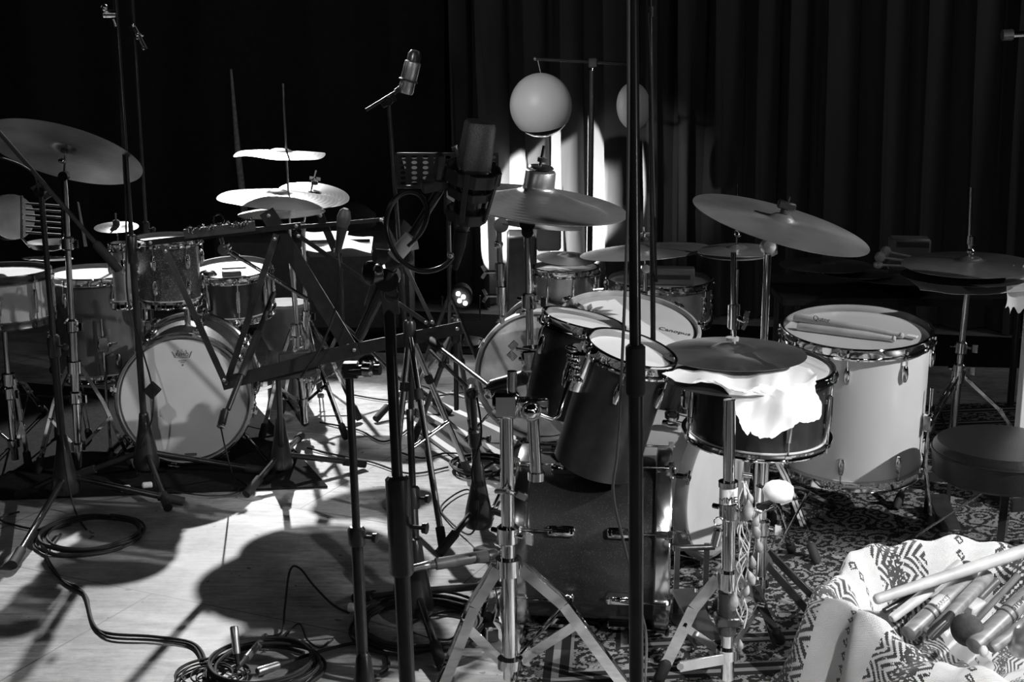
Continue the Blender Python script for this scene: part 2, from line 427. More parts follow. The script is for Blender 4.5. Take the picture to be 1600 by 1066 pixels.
def bass_drum(name, label, c, n, R, L, shell, head, hoopm='wood_mid', lugs=8, a0=.2, group=None, claw='chrome', rear='head', spur=True, hoopw=.038, box=False):
    """c = centre of the front head, n = its outward normal"""
    n = n.normalized(); bot = c-n*L; up = V((0, 0, 1)); up = (up-n*up.dot(n)); 
    up = up.normalized() if up.length > .1 else V((0, 1, 0)); sd = n.cross(up)
    t = thing(name, label, 'bass drum', (((c+bot)/2).x, ((c+bot)/2).y, 0), group)
    MB().lathe([(R-.008, -.004), (R-.008, -L+.004), (R-.016, -L), (R-.016, 0)], c, n, 80, True).build('shell', shell, t, 30)
    for cc, nn, hm, nm in ((c, n, head, 'front_head'), (bot, -n, rear, 'batter_head')):
        MB().lathe([(1e-5, .0045), (R*.88, .0045), (R*.955, .003), (R*.97, -.004), (R-.004, -.012), (R-.006, -.02), (R-.012, -.01), (1e-5, 0)], cc, nn, 80).build(nm, hm, t)
        MB().lathe([(R-.004, -.022), (R-.003, .010), (R, .016), (R+.008, .016), (R+.012, .010), (R+.012, -.020), (R+.006, -.024)], cc, nn, 80, True).build('hoop', hoopm, t)
    for k in range(lugs):
        a = a0+2*PI*k/lugs; d = sd*math.cos(a)+up*math.sin(a); s_ = n.cross(d)
        for cc, nn in ((c, n), (bot, -n)):
            b = MB(); e = cc+d*(R+.016)
            b.cyl(e+nn*.024, e-nn*.10, .003, seg=8)
            b.obox(e+nn*.013, d, s_, nn, .012, .009, .006); b.obox(e-nn*.004-d*.002, d, s_, nn, .003, .008, .018)
            b.cyl(e+nn*.018-s_*.02, e+nn*.018+s_*.02, .004, seg=8)     # t-handle
            g = b.build('claw', claw, t)
            b = MB(); q = cc+d*(R+.004)-nn*.105
            if box: b.obox(q, nn, s_, d, .034, .013, .012, .005); b.obox(q, nn, s_, d, .024, .008, .0145, .003)
            else: b.lathe([(1e-4, -.03), (.009, -.026), (.013, 0), (.009, .026), (1e-4, .03)], q, nn, 12)
            b.build('lug', claw, t)
    if spur:
        for sgn in (-1, 1):
            q = c-n*(L*.28)+sd*sgn*(R*.78)-up*(R*.62); f = V((q.x, q.y, 0))+sd*sgn*.10+n*.10; f.z = .012
            MB().tube([q+up*.03, q, f], .006, 8).build('spur', 'chrome', t)
    return t
def tripod_flat(t, base, feet, m='black', hub_r=.045, hub_h=.15, z=.1, r=.010):
    """cone hub and three legs that lie low"""
    MB().lathe([(.010, hub_h+.06), (.016, hub_h+.05), (.022, hub_h), (hub_r*.85, hub_h*.45), (hub_r, hub_h*.2), (hub_r*.9, .01), (.012, 0)], base+V((0, 0, .04)), V((0, 0, 1)), 28).build('base_hub', m, t)
    for f in feet:
        d = (V((f.x, f.y, 0))-V((base.x, base.y, 0))); d.normalize()
        a = base+d*hub_r*.6+V((0, 0, z)); e = V((f.x, f.y, .02))
        l = MB().cyl(a, e, r).build('leg', m, t)
        u = (e-a).normalized(); MB().cyl(e-u*.07, e+u*.012, r*1.5, seg=12).build('rubber_foot', 'rubber', l)
def pole_parts(t, a, top, rs=(.0125, .008), split=.5, m='black', m2=None, grip=None, wing=True):
    m2 = m2 or m; mid = a+(top-a)*split; u = (top-a).normalized()
    MB().cyl(a, mid, rs[0]).build('lower_pole', m, t); MB().cyl(mid-u*.02, top, rs[1]).build('upper_pole', m2, t)
    if grip: g0, g1 = a+(top-a)*grip[0], a+(top-a)*grip[1]
    else: g0, g1 = mid-u*.03, mid+u*.03
    b = MB().tube([g0, g0+u*.006, g1-u*.006, g1], [rs[0]*1.25, rs[0]*1.5, rs[0]*1.5, rs[0]*1.1], 18)
    o = b.build('clutch', m if m != 'chrome' else 'chrome', t)
    if wing:
        w = g0+(g1-g0)*.5; s_ = V((1, -.3, 0)).normalized()
        MB().cyl(w, w+s_*(rs[0]*3), .004).lathe([(1e-4, -.006), (.010, -.005), (.011, .004), (1e-4, .007)], w+s_*(rs[0]*3.3), s_, 10).build('clutch_knob', m, o)
def mic_stand(label, base, top, feet, name='microphone_stand', group=None, rs=(.0125, .008), split=.5, m='black', grip=None, boom=None, m2=None, cat='microphone stand', hub=True, weight=True, tip=None):
    t = thing(name, label, cat, base, group)
    tripod_flat(t, base, feet, m) if hub else None
    pole_parts(t, base+V((0, 0, .12 if hub else .0)), top, rs, split, m, m2, grip)
    if boom:
        a, e = boom; u = (e-a).normalized()
        b = MB().cyl(a, e, .0065).build('boom', m, t)
        if weight: MB().tube([a-u*.02, a-u*.015, a+u*.09, a+u*.1], [.009, .014, .014, .008], 14).build('counterweight', 'rubber', b)
        q = top; s_ = u.cross(V((0, 1, 0))).normalized() if abs(u.y) < .9 else V((1, 0, 0))
        w = V((0, -1, 0))
        MB().cyl(q-w*.02, q+w*.02, .017, seg=20).cyl(q+w*.02, q+w*.032, .009).obox(q, u, w, u.cross(w), .03, .012, .014).build('boom_joint', m, t)
    return t
def hw_stand(label, base, top, feet, zc=.36, zl=.10, name='cymbal_stand', group=None, r=(.013, .0095), split=.5, m='chrome', cat='stand', legw=.016, mid_collars=(), strip=True, tilt=None, rod=None, splay=.5, cupnut=True):
    """chrome hardware stand with doubled strip legs and struts"""
    t = thing(name, label, cat, base, group)
    pa = V((base.x, base.y, zl*.4)); axis = (top-pa).normalized(); mid = pa+(top-pa)*split
    MB().cyl(pa, mid, r[0], seg=20).build('lower_pole', m, t); MB().cyl(mid-axis*.03, top, r[1], seg=20).build('upper_pole', m, t)
    b = MB()
    for g in (0,)+tuple(mid_collars):
        b = MB()
        q = mid if g == 0 else pa+(top-pa)*g
        rr = r[0]
        b.tube([q-axis*.025, q-axis*.02, q+axis*.015, q+axis*.02], [rr*1.1, rr*1.45, rr*1.45, rr*1.1], 18)
        s_ = V((.8, -.6, 0)); b.cyl(q-s_*rr*2, q+s_*rr*2.4, .0045)
        b.obox(q+s_*rr*3.4, V((0, 0, 1)), s_, s_.cross(V((0, 0, 1))), .014, .009, .003); b.cyl(q-s_*rr*2.6, q-s_*rr*1.6, .006, seg=6)
        b.build('collar', m, t)
    pc = pa+axis*((zc-pa.z)/max(axis.z, .1)); pl = pa+axis*((zl-pa.z)/max(axis.z, .1))
    MB().tube([pc-axis*.02, pc+axis*.02], r[0]*1.7, 16).build('leg_collar', m, t); MB().tube([pl-axis*.012, pl+axis*.012], r[0]*1.7, 16).build('strut_collar', m, t)
    for f in feet:
        f = V((f.x, f.y, .02)); d = V((f.x-base.x, f.y-base.y, 0)).normalized(); s_ = d.cross(V((0, 0, 1)))
        a = pc+d*r[0]*1.5; k = a.lerp(f, .42)+V((0, 0, .03))
        for sg in ((-1, 1) if strip else (0,)):
            b = MB() if sg in (-1, 0) else b
            o = s_*sg*legw*.42
            nrm = (k-a).normalized().cross(s_)
            for p, q in ((a+o, k+o), (k+o, f+o)): b.bar(p, q, legw*.9 if sg == 0 else legw*.75, .0035, nrm)
        l = b.build('leg', m, t)
        b = MB(); b.bar(pl+d*r[0], k.lerp(f, .25), legw*.7, .003, (k-pl).cross(s_)); b.cyl(k.lerp(f, .25)-s_*.012, k.lerp(f, .25)+s_*.012, .005); b.build('strut', m, l)
        MB().tube([f+(k-f).normalized()*.05, f+(k-f).normalized()*.045, f, f-(k-f).normalized()*.012], [.010, .0135, .0145, .010], 14).build('rubber_foot', 'rubber', l)
    if tilt is not None:
        # tilter and threaded rod through the cymbal; tilt = (point on rod under cymbal, normal, rod length above)
        p, n, up_ = tilt
        b = MB(); b.cyl(top-V((0, 1, 0))*.014, top+V((0, 1, 0))*.014, .016, seg=18); b.cyl(top, p+n*up_, .004, seg=10); b.lathe([(.011, 0), (.013, .006), (.009, .012)], p-n*.014, n, 14); b.build('tilter', m, t)
        g = MB(); bt = p+n*(up_*.55)
        MB().lathe([(.006, 0), (.013, .001), (.013, .012), (.006, .013)], p+n*(up_*.42), n, 16).build('felt_washer', 'felt_dark', t)
        if cupnut:
            b = MB(); q = p+n*(up_*.42+.018); x = basis(n)[0]; b.cyl(q-n*.005, q+n*.008, .007, seg=10)
            for sg in (-1, 1): b.obox(q+x*sg*.013+n*.006, x, n, x.cross(n), .008, .007, .0025)
            b.build('wing_nut', m, t)
    return t
def cable(label, pts, r=.0032, m='rubber', group=None, n=8, name='cable', closed=False, cat='cable'):
    return tag(MB().tube(spline(pts, n, closed), r, 8, closed).build(name, m, None, 60), label, cat, group)
def coil(label, c, R, turns=6, r=.0035, jitter=.05, name='coiled_cable', sq=1.0, group=None, tail=None, m='rubber', cat='cable'):
    pts = []; ph = random.random()*6
    for k in range(turns):
        rr = R*(1+random.uniform(-jitter, jitter)); ox, oy = random.uniform(-.015, .015), random.uniform(-.015, .015)
        for j in range(14):
            a = 2*PI*j/14+ph; pts.append(V((c.x+ox+rr*math.cos(a), c.y+oy+rr*sq*math.sin(a), r+.002+k*r*.9+random.uniform(0, r))))
    if tail: pts += tail
    return cable(label, pts, r, m, group, 4, name, cat=cat)
def xlr(label, a, b_, name='cable_connector', r=.0095, group=None):
    a, b_ = V(a), V(b_); u = (b_-a).normalized(); L = (b_-a).length
    t = thing(name, label, 'connector', a, group)
    MB().lathe([(.0045, 0), (.006, L*.3), (r*.8, L*.32), (r*.8, L*.36)], a, u, 16).build('strain_relief', 'rubber', t)
    MB().lathe([(r*.92, L*.34), (r, L*.38), (r, L*.7), (r*1.05, L*.72), (r*1.05, L*.97), (r*.95, L), (r*.8, L), (r*.8, L*.9), (1e-4, L*.9)], a, u, 20).build('barrel', 'silver', t)
    return t
def microphone(label, a, b_, r, style='pencil', group=None, body='black', grille='chrome_dull', clip=None):
    """a = tail, b_ = front"""
    a, b_ = V(a), V(b_); u = (b_-a).normalized(); L = (b_-a).length
    t = thing('microphone', label, 'microphone', a, group)
    if style == 'pencil':
        MB().lathe([(1e-4, 0), (r*.7, 0), (r*.75, L*.1), (r, L*.12), (r, L*.86), (r*.92, L*.87)], a, u, 24).build('body', body, t)
        MB().lathe([(r*.8, L*.87), (r*1.03, L*.875), (r*1.03, L*.98), (r*.9, L), (1e-4, L)], a, u, 24).build('grille', grille, t)
    else:
        MB().lathe([(1e-4, 0), (r*.45, 0), (r*.5, L*.1), (r*.75, L*.5), (r*.8, L*.6)], a, u, 24).build('body', body, t)
        MB().lathe([(r*.8, L*.6), (r, L*.68), (r*1.05, L*.8), (r*.8, L*.94), (r*.4, L), (1e-4, L)], a, u, 24).build('grille', grille, t)
    if clip is not None:
        q = a+u*L*.3
        MB().tube([clip, q+(clip-q)*.3], .006).tube([q-u*.018, q+u*.018], r*1.2, 16).build('clip', 'black_matt', t)
    return t
# ------------------------------------------------------------------ camera and view
cam = bpy.data.cameras.new('camera'); camo = bpy.data.objects.new('camera', cam); COL.objects.link(camo)
cam.sensor_width = 36; cam.lens = 36*FPX/1600; cam.clip_start = .05; cam.clip_end = 60
camo.location = EYE; camo.rotation_euler = (PI/2-PITCH, 0, 0); sc.camera = camo
sc.view_settings.view_transform = 'Standard'; sc.view_settings.look = 'None'; sc.view_settings.gamma = 1; sc.view_settings.exposure = 0.0
sc.view_settings.use_curve_mapping = False
w = bpy.data.worlds.new('dark hall'); sc.world = w; w.use_nodes = True
w.node_tree.nodes['Background'].inputs[0].default_value = (1, 1, 1, 1); w.node_tree.nodes['Background'].inputs[1].default_value = .0012
def spot(loc, aim, power, deg, blend=.15, rad=.05):
    l = bpy.data.lights.new('spot lamp', 'SPOT'); l.energy = power; l.spot_size = math.radians(deg); l.spot_blend = blend; l.shadow_soft_size = rad
    o = bpy.data.objects.new('spot lamp', l); COL.objects.link(o); o.location = V(loc)
    o.rotation_euler = (V(aim)-V(loc)).to_track_quat('-Z', 'Y').to_euler(); return o
def area(loc, aim, power, sx, sy):
    l = bpy.data.lights.new('added light', 'AREA'); l.energy = power; l.shape = 'RECTANGLE'; l.size = sx; l.size_y = sy  # unseen lights added for fill and highlights
    o = bpy.data.objects.new('added light', l); COL.objects.link(o); o.location = V(loc)
    o.rotation_euler = (V(aim)-V(loc)).to_track_quat('-Z', 'Y').to_euler(); return o
# ---- LIGHTS ----
spot((-1.36, 7.4, 2.52), (-.75, 4.1, 0), 950, 46, .25, .03)       # back light on the left kit
spot((4.3, 2.0, 3.0), (1.05, 3.5, .35), 950, 38, .6, .04)          # from the right
spot((-1.2, .4, 3.3), (-.95, 4.8, .25), 180, 13, .5, .03)           # front light on the left bass drum
spot((2.2, .6, 3.2), (1.05, 2.8, .2), 800, 24, .5, .04)
spot((1.9, -.3, 2.6), (.20, 3.25, .48), 420, 12, .6, .05)              # on the dark toms              # on blanket and tissue
spot((-.75, 6.6, 2.7), (-.1, 5.6, 0), 150, 30, .35, .03)            # far floor behind the stands
spot((-.36, 6.9, .10), (.10, 7.45, .42), 900, 42, .10, .012)             # floor lamp washing the drape
spot((-1.6, 2.4, 2.6), (.22, 6.3, 1.12), 420, 9, .8, .05)             # light on the hanging globes
spot((-1.7, 2.0, 2.9), (.05, 4.95, .28), 170, 8, .4, .03)            # on the mottled bass drum
area((1.2, -1.0, 3.2), (.2, 3, .9), 2.5, .5, .12)  # added front fill with crisp highlights, no fixture of the hall
area((2.5, .7, .9), (.2, 3.2, .55), 9, .10, .6)                 # low light added to draw a streak on the tom shells
area((-2.7, .3, 2.8), (0, 3.2, .4), 2.5, .14, .14)  # three small lights added to draw highlight lines on the chrome
area((2.6, .2, 2.6), (0, 3.2, .5), 2.5, .14, .14)
area((.1, -1.6, 2.9), (.2, 3.2, .5), 2.5, .14, .14)
area((-2.4, -.6, 3.4), (-.6, 4.4, .4), 2, 1.6, .3)  # wide fills added from the front and both sides
area((3.9, 5.4, 3.0), (.8, 3.6, .4), 9, .4, 1.6)
area((-3.8, 5.2, 2.6), (0, 3.8, .4), 3, .3, 1.6)
# ------------------------------------------------------------------ setting
struct(MB().box((0, 4, -.05), 14, 12, .1, bev=.001).build('floor', 'floor'))
struct(MB().box((0, 9.05, 2.5), 14, .1, 5.2, bev=.001).build('wall_back', 'wall'))
struct(MB().box((-7.05, 4, 2.5), .1, 12, 5.2, bev=.001).build('wall_left', 'wall'))
struct(MB().box((7.05, 4, 2.5), .1, 12, 5.2, bev=.001).build('wall_right', 'wall'))
struct(MB().box((0, 4, 5.15), 14, 12, .1, bev=.001).build('ceiling', 'wall'))
def drape(name, label, path, z1, pitch, amp, m, jit=.35, taper=0):
    pts = spline(path, 30); L = [0]
    for i in range(1, len(pts)): L.append(L[-1]+(pts[i]-pts[i-1]).length)
    N_ = int(L[-1]/pitch*14); out = []
    ph = 0; rows = 14
    import bisect
    offs = [random.uniform(-1, 1) for _ in range(400)]
    b = MB(); vs = []
    cols = []
    for i in range(N_+1):
        s = L[-1]*i/N_; j = min(max(bisect.bisect(L, s)-1, 0), len(pts)-2); f = (s-L[j])/(L[j+1]-L[j])
        p = pts[j].lerp(pts[j+1], f); d = (pts[j+1]-pts[j]).normalized(); nrm = V((d.y, -d.x, 0))
        k = s/pitch; kk = int(k); a = amp*(1+jit*(offs[kk % 400]*(1-(k-kk))+offs[(kk+1) % 400]*(k-kk)))
        phs = 2*PI*k + 1.3*math.sin(k*.83) + .7*math.sin(k*2.1)
        cols.append((p, d, nrm, a, phs, k))
    for th in (0, .006):
        for r in range(rows+1):
            z = z1*r/rows
            for (p, d, nrm, a, phs, k) in cols:
                w_ = math.sin(phs + .25*math.sin(z*1.7+k)); w_ = math.copysign(abs(w_)**.75, w_)
                q = p + nrm*(a*w_*(1-.25*z/z1)+th) + d*(a*.4*math.sin(phs*2+z*.6) - z*taper)
                vs.append(V((q.x, q.y, z+.01)))
    n = len(cols); fs = []
    for t_ in range(2):
        for r in range(rows):
            for i in range(n-1):
                o = t_*(rows+1)*n; fs.append((o+r*n+i, o+r*n+i+1, o+(r+1)*n+i+1, o+(r+1)*n+i))
    o2 = (rows+1)*n
    for r in range(rows):
        for i in (0, n-1): fs.append((r*n+i, (r+1)*n+i, o2+(r+1)*n+i, o2+r*n+i))
    for i in range(n-1):
        for r in (0, rows): fs.append((r*n+i, r*n+i+1, o2+r*n+i+1, o2+r*n+i))
    b.add(vs, fs); o = b.build(name, m, None, 80)
    return tag(o, label, 'curtain')
drape('curtain', 'plain black velvet curtain behind the left drum kit', [V((-5.6, 7.7, 0)), V((-3, 7.75, 0)), V((-.35, 7.7, 0))], 4.2, .55, .05, 'drape')
drape('curtain', 'pleated dark curtain behind the right drum kit, brightly lit low at its left', [V((-.32, 7.62, 0)), V((.6, 7.45, 0)), V((2.2, 7.0, 0)), V((3.9, 6.5, 0)), V((5.6, 5.9, 0))], 4.2, .2, .095, 'drape_r', .5, .012)
def slab(name, label, corners, m, h=.008, cat='rug', z0=.001):
    cs = [V((c.x, c.y, z0)) for c in corners]; b = MB(); n = len(cs)
    # grid quad for a clean uv
    w_ = (cs[1]-cs[0]).length; l_ = (cs[3]-cs[0]).length; G = 14; vs = []; uv = []; fs = []
    for k in (0, 1):
        for i in range(G+1):
            for j in range(G+1):
                u, v = i/G, j/G
                p = cs[0].lerp(cs[1], u).lerp(cs[3].lerp(cs[2], u), v)
                vs.append(V((p.x, p.y, z0+k*(h+.002*math.sin(u*9)*math.sin(v*11+1))))); uv.append((u*w_, v*l_))
    q = (G+1)**2
    for i in range(G):
        for j in range(G):
            a = i*(G+1)+j
            for o in (0, q): fs.append((o+a, o+a+1, o+a+G+2, o+a+G+1))
    for i in range(G):
        for a, c in ((i, i+1), (G*(G+1)+i, G*(G+1)+i+1), (i*(G+1), (i+1)*(G+1)), (i*(G+1)+G, (i+1)*(G+1)+G)): fs.append((a, c, q+c, q+a))
    b.add(vs, fs); return tag(b.build(name, m, None, 50, uv), label, cat)
slab('carpet', 'added black sheet darkening the floor along the foot of the pleated curtain', [V((-.9, 6.5, 0)), V((4.4, 5.95, 0)), V((4.6, 6.3, 0)), V((-.9, 7.5, 0))], 'carpet', .004, z0=.0005)  # black sheet added to stand in for shade on the far floor
slab('carpet', 'black carpet lying under the left drum kit', [V((-4.5, 4.05, 0)), F(0, 815), F(400, 770), F(388, 640), V((-4.5, 6.0, 0))][:1]+[F(512, 763), F(395, 630), V((-4.5, 6.6, 0))], 'carpet', .006)
# oriental rugs
ra, rb, rc, rd = F(800, 1100), V((2.9, 3.3, 0)), V((3.3, 5.75, 0)), F(868, 660)
rw, rl = (rb-ra).length, (rd-ra).length
M['rug'] = rug_mat('oriental rug weave', rw, rl)
slab('oriental_rug', 'patterned oriental rug under the right drum kit and the stool', [ra, rb, rc, rd], 'rug', .007)
slab('striped_rug', 'dark rug with thin pale stripes in front of the mottled bass drum', [F(636, 665), F(742, 742), F(905, 640), F(735, 592)], 'stripes', .006)
slab('grey_mat', 'plain grey mat on the floor beyond the music desk', [F(560, 590), F(640, 640), F(735, 596), F(600, 560)], 'carpet_grey', .004) if False else None
# ------------------------------------------------------------------ left kit
def base_of(a, b_):
    d = b_-a; return a+d*(-a.z/d.z)
# bass drum
c, n, R = pose(289, 633, 4.74, 101, .985, 5)
c.z = max(c.z, R+.02); nn = V((.12, -1, 0)).normalized()
bdA = bass_drum('bass_drum', 'white-headed bass drum facing the front on the black carpet, small crown logo near its top', c, nn, R, .36, 'glitter', 'head', 'chrome_dull', 8, .2, hoopw=.03)
# crown logo
def disc_mark(c, n, R, u, v):
    x = V((0, 0, 1)).cross(n).normalized(); y = n.cross(x); return c+x*u*R+y*v*R+n*.0052, x, y
q, x, y = disc_mark(c, nn, R, .0, .70)
b = MB()
cr = [(-.5, .28), (-.36, -.1), (.36, -.1), (.5, .28), (.27, .12), (.2, .36), (.06, .16), (0, .42), (-.06, .16), (-.2, .36), (-.27, .12)]
S = .062
ins = [(a*.86, b2*.8+.012) for a, b2 in cr]
kk = len(cr)
b.add([q+x*a*S*1.15+y*b2*S+nn*.0002 for a, b2 in cr]+[q+x*a*S*1.15+y*b2*S+nn*.0002 for a, b2 in ins], [(i, (i+1) % kk, kk+(i+1) % kk, kk+i) for i in range(kk)])
b.obox(q-y*S*.28, x, y, nn, S*.22, S*.02, .0003).obox(q-y*S*.38, x, y, nn, S*.12, S*.02, .0003).obox(q-y*S*.52, x, y, nn, S*.05, S*.05, .0003)
b.build('crown_emblem', 'ink_grey', bdA)
text('REMO', .017, q+y*.004+nn*.0004, x, y, 'ink', 'lettering', bdA)
q, x, y = disc_mark(c, nn, R, .05, -.88)
MB().obox(q, x, y, nn, .021, .005, .0004).build('small_label', 'ink_grey', bdA)
# rack tom, small tube drum, floor tom, snare
c, n, R = pose(262, 378, 4.95, 47, .15, 0)
tA = drum('rack_tom', 'small grey glitter rack tom above the left bass drum', c, V((0, 0, 1)), R, .205, 'glitter', 'head', 6, .3)
pt = P(281, 470, 4.85)
MB().cyl(pt+V((0, .1, .0)), V((pt.x, pt.y+.1, .44)), .011).build('mounting_post', 'chrome', tA)
c, n, R = pose(188, 388, 4.7, 15, .16, 0)
drum('tube_drum', 'narrow pale tube drum left of the glitter rack tom', c, V((0, 0, 1)), R, .185, 'silver', 'head', 5, .1, bottomlug=False)
c, n, R = pose(147, 432, 5.0, 70, .2, 0)
drum('floor_tom', 'smoky grey floor tom at the far left between the cymbal stands', c, V((.0, 0, 1)), R, .34, 'acrylic', 'head', 6, .15, legs=(-1.2, .6, 2.8))
c, n, R = pose(363, 425, 5.3, 58, .2, 2)
s2 = drum('snare_drum', 'black snare drum with a lit white head behind the glitter rack tom', c, V((0, -.12, 1)).normalized(), R, .15, 'black', 'head', 8, .3, longlug=True)
hw_stand('chrome tripod snare stand under the black snare behind the rack tom', V((c.x, c.y+.02, 0)), V((c.x, c.y+.02, c.z-.2)), [V((c.x+.27, c.y-.08, 0)), V((c.x-.27, c.y-.08, 0)), V((c.x, c.y+.3, 0))], .3, .1, 'snare_stand', cat='snare stand')
tp = c+V((-.1, -.03, .012))
tag(MB().lathe([(.04, 0), (.038, .018), (.026, .032), (.008, .038), (1e-4, .039)], P(325, 437, 5.25)+V((0, 0, 0)), V((0, 0, 1)), 24).build('metal_bowl', 'chrome_dull'), 'small upturned metal bowl lying on the black snare head', 'bowl')
tag(MB().box(P(362, 430, 5.25), .07, .05, .03, .3, .004).box(P(366, 424, 5.25)+V((0, 0, .012)), .09, .012, .006, .3).build('metal_clip', 'black_matt'), 'small black clamp lying on the black snare head', 'clamp')
tag(MB().lathe([(.085, 0), (.08, .03), (.082, .2), (.07, .24), (.1, .3), (.1, .42), (.09, .43), (1e-4, .43)], V((P(447, 540, 5.55).x, 5.55, .0)), V((0, 0, 1)), 36).build('hand_drum', 'shadegrey'), 'dark grey fibre hand drum standing behind the music desk', 'drum')
# white snare on stand at the left edge
c, n, R = pose(6, 430, 4.75, 68, .24, 0)
drum('snare_drum', 'white-shelled snare drum on a chrome stand at the left edge', c, V((0, 0, 1)), R, .145, 'white', 'head', 8, .2, hoop='darkmetal', longlug=True)
bs = V((P(14, 600, 4.7).x, 4.7, 0))
hw_stand('chrome tripod stand under the white-shelled snare at the left edge', bs, V((bs.x, bs.y, c.z-.16)), [F(70, 650), F(-60, 720), F(45, 735)], .33, .1, 'snare_stand', cat='snare stand')
# big cymbal seen from below
c, n, R = pose(100, 239, 4.6, 122, .33, 16, True)
n = -n if n.z < 0 else n
cymbal('ride_cymbal', 'large dark tilted cymbal at the upper left, its underside shown', c, n, R, 'cym_dark', .16, .07)
rp = P(100, 275, 4.58); bt = F(140, 730)
hw_stand('chrome cymbal stand holding the large dark cymbal at the upper left', V((P(112, 560, 4.6).x, 4.6, 0)), rp, [F(60, 742), F(208, 738), F(140, 690)], .40, .12, tilt=(c-n*.02, n, .05), mid_collars=(.25, .78), r=(.014, .010), cupnut=False)
c2 = P(180, 290, 4.6)
# splash
c, n, R = pose(182, 355, 4.75, 34, .26, -3)
cymbal('splash_cymbal', 'little bright splash cymbal above the tube drum', c, n, R, 'cym_bright', .2, .06)
b0 = P(186, 385, 4.75)
t = thing('cymbal_boom', 'short chrome rod carrying the little splash cymbal', 'cymbal arm', b0)
MB().tube([b0-V((0, 0, .06)), b0, c-n*.02, c+n*.05], .0035, 8).build('rod', 'chrome', t); MB().lathe([(.012, 0), (.012, .016), (.006, .02)], c+n*.006, n, 14).build('felt_washer', 'felt_dark', t); MB().cyl(b0-V((0, 0, .07)), b0+V((0, 0, .015)), .008).build('clamp', 'chrome', t)
# metal rack with a round pale drum
c, n, R = pose(20, 339, 4.85, 35, .93, 80)
t = thing('frame_drum', 'round pale mottled frame drum upright at the left edge', 'frame drum', (c.x, c.y, c.z-R))
MB().lathe([(R, -.02), (R, .004), (R*.95, .006), (1e-4, .006)], c, n, 48).build('skin', 'calf', t); MB().lathe([(R+.002, -.05), (R+.002, .0), (R-.004, .0), (R-.004, -.05)], c, n, 48, True).build('rim', 'chrome_dull', t)
t = thing('rod_rack', 'small dark metal rack of horizontal rods beside the pale frame drum', 'percussion rack', P(78, 385, 4.75))
b = MB()
for k in range(6): b.cyl(P(40, 318+k*9, 4.75), P(95, 322+k*9, 4.8), .004, seg=8)
b.build('rod', 'darkmetal', t); b = MB(); b.tube([P(34, 306, 4.75), P(34, 372, 4.75), P(46, 385, 4.75), P(100, 384, 4.8), P(100, 316, 4.8)], .005, 8).build('frame', 'chrome_dull', t)
MB().lathe([(.02, -.03), (.06, -.02), (.08, .0), (.075, 0), (.02, -.02)], P(78, 378, 4.78), V((0, 0, 1)), 28, True).build('tray', 'darkmetal', t)
c, n, R = pose(75, 404, 4.7, 38, .10, 0)
cymbal('crash_cymbal', 'thin flat cymbal lying over the smoky floor tom at the left', c, n, R, 'cym', .2, .05)
tag(MB().tube([P(122, 316, 4.8), P(134, 385, 4.8)], [.003, .006], 10).build('drumstick', 'wood'), 'single pale stick standing up beside the dark rod rack', 'drumstick')
# upper cymbals
c1, n1, R1 = pose(437, 242, 5.05, 71, .10, 1)
cymbal('splash_cymbal', 'small bright warped cymbal topmost above the left kit', c1, n1, R1, 'cym_bright', .28, .07, wob=.03)
c2_, n2, R2 = pose(434, 311, 5.05, 94, .17, 2)
cymbal('crash_cymbal', 'wide bright cymbal below the small warped one', c2_, n2, R2, 'cym_bright', .2, .10, wob=.012)
c3, n3, R3 = pose(490, 304, 5.42, 56, .34, 6)
cymbal('ride_cymbal', 'round brushed cymbal partly behind the wide bright one', c3, n3, R3, 'cym_bright', .18, .06)
c4, n4, R4 = pose(440, 324, 5.1, 68, .13, -3)
cymbal('crash_cymbal', 'lowest cymbal of the stack under the wide bright cymbal', c4+V((0, 0, -.02)), n4, R4, 'cym_bright', .2, .04)
b0 = V((c2_.x+.06, 5.1, 0))
hw_stand('chrome stand with a long rod holding the wide bright cymbal and the small warped one', b0, P(455, 400, 5.08), [F(410, 690), F(540, 690), F(470, 640)], .42, .14, tilt=(c2_-n2*.01, (c1-c2_).normalized(), .42), mid_collars=(.3,), cupnut=False, r=(.014, .010))
b1 = V((P(478, 520, 5.4).x, 5.42, 0))
hw_stand('chrome stand holding the round brushed cymbal', b1, V((b1.x, 5.42, c3.z-.12)), [F(440, 650), F(560, 660), F(500, 615)], .38, .12, tilt=(c3-n3*.0, n3, .10), r=(.012, .009))
# jingle bar with ring
t = thing('jingle_bar', 'string of small jingles lying along the upper bar of the music desk', 'jingle bar', P(343, 360, 4.35))
b = MB()
A, B = P(290, 362, 4.3), P(396, 349, 4.3)
for k in range(20):
    q = A.lerp(B, (k+.5)/20)+V((0, random.uniform(-.01, .01), random.uniform(.0, .006)))
    b.lathe([(1e-4, -.003), (.010, -.002), (.012, 0), (.010, .002), (1e-4, .003)], q, V((1, random.uniform(-.5, .5), random.uniform(-.4, .4))), 12)
    b.ball(q+V((0, -.01, random.uniform(0, .014))), .0045, seg=8, rings=5)
b.build('jingles', 'chrome', t); MB().bar(A-V((0.005, 0, .008)), B-V((-.005, 0, .008)), .03, .012).build('strap', 'black_matt', t)
MB().torus(P(342, 343, 4.3), V((0, -1, .2)), .016, .003, 24, 6).build('ring', 'chrome', t)
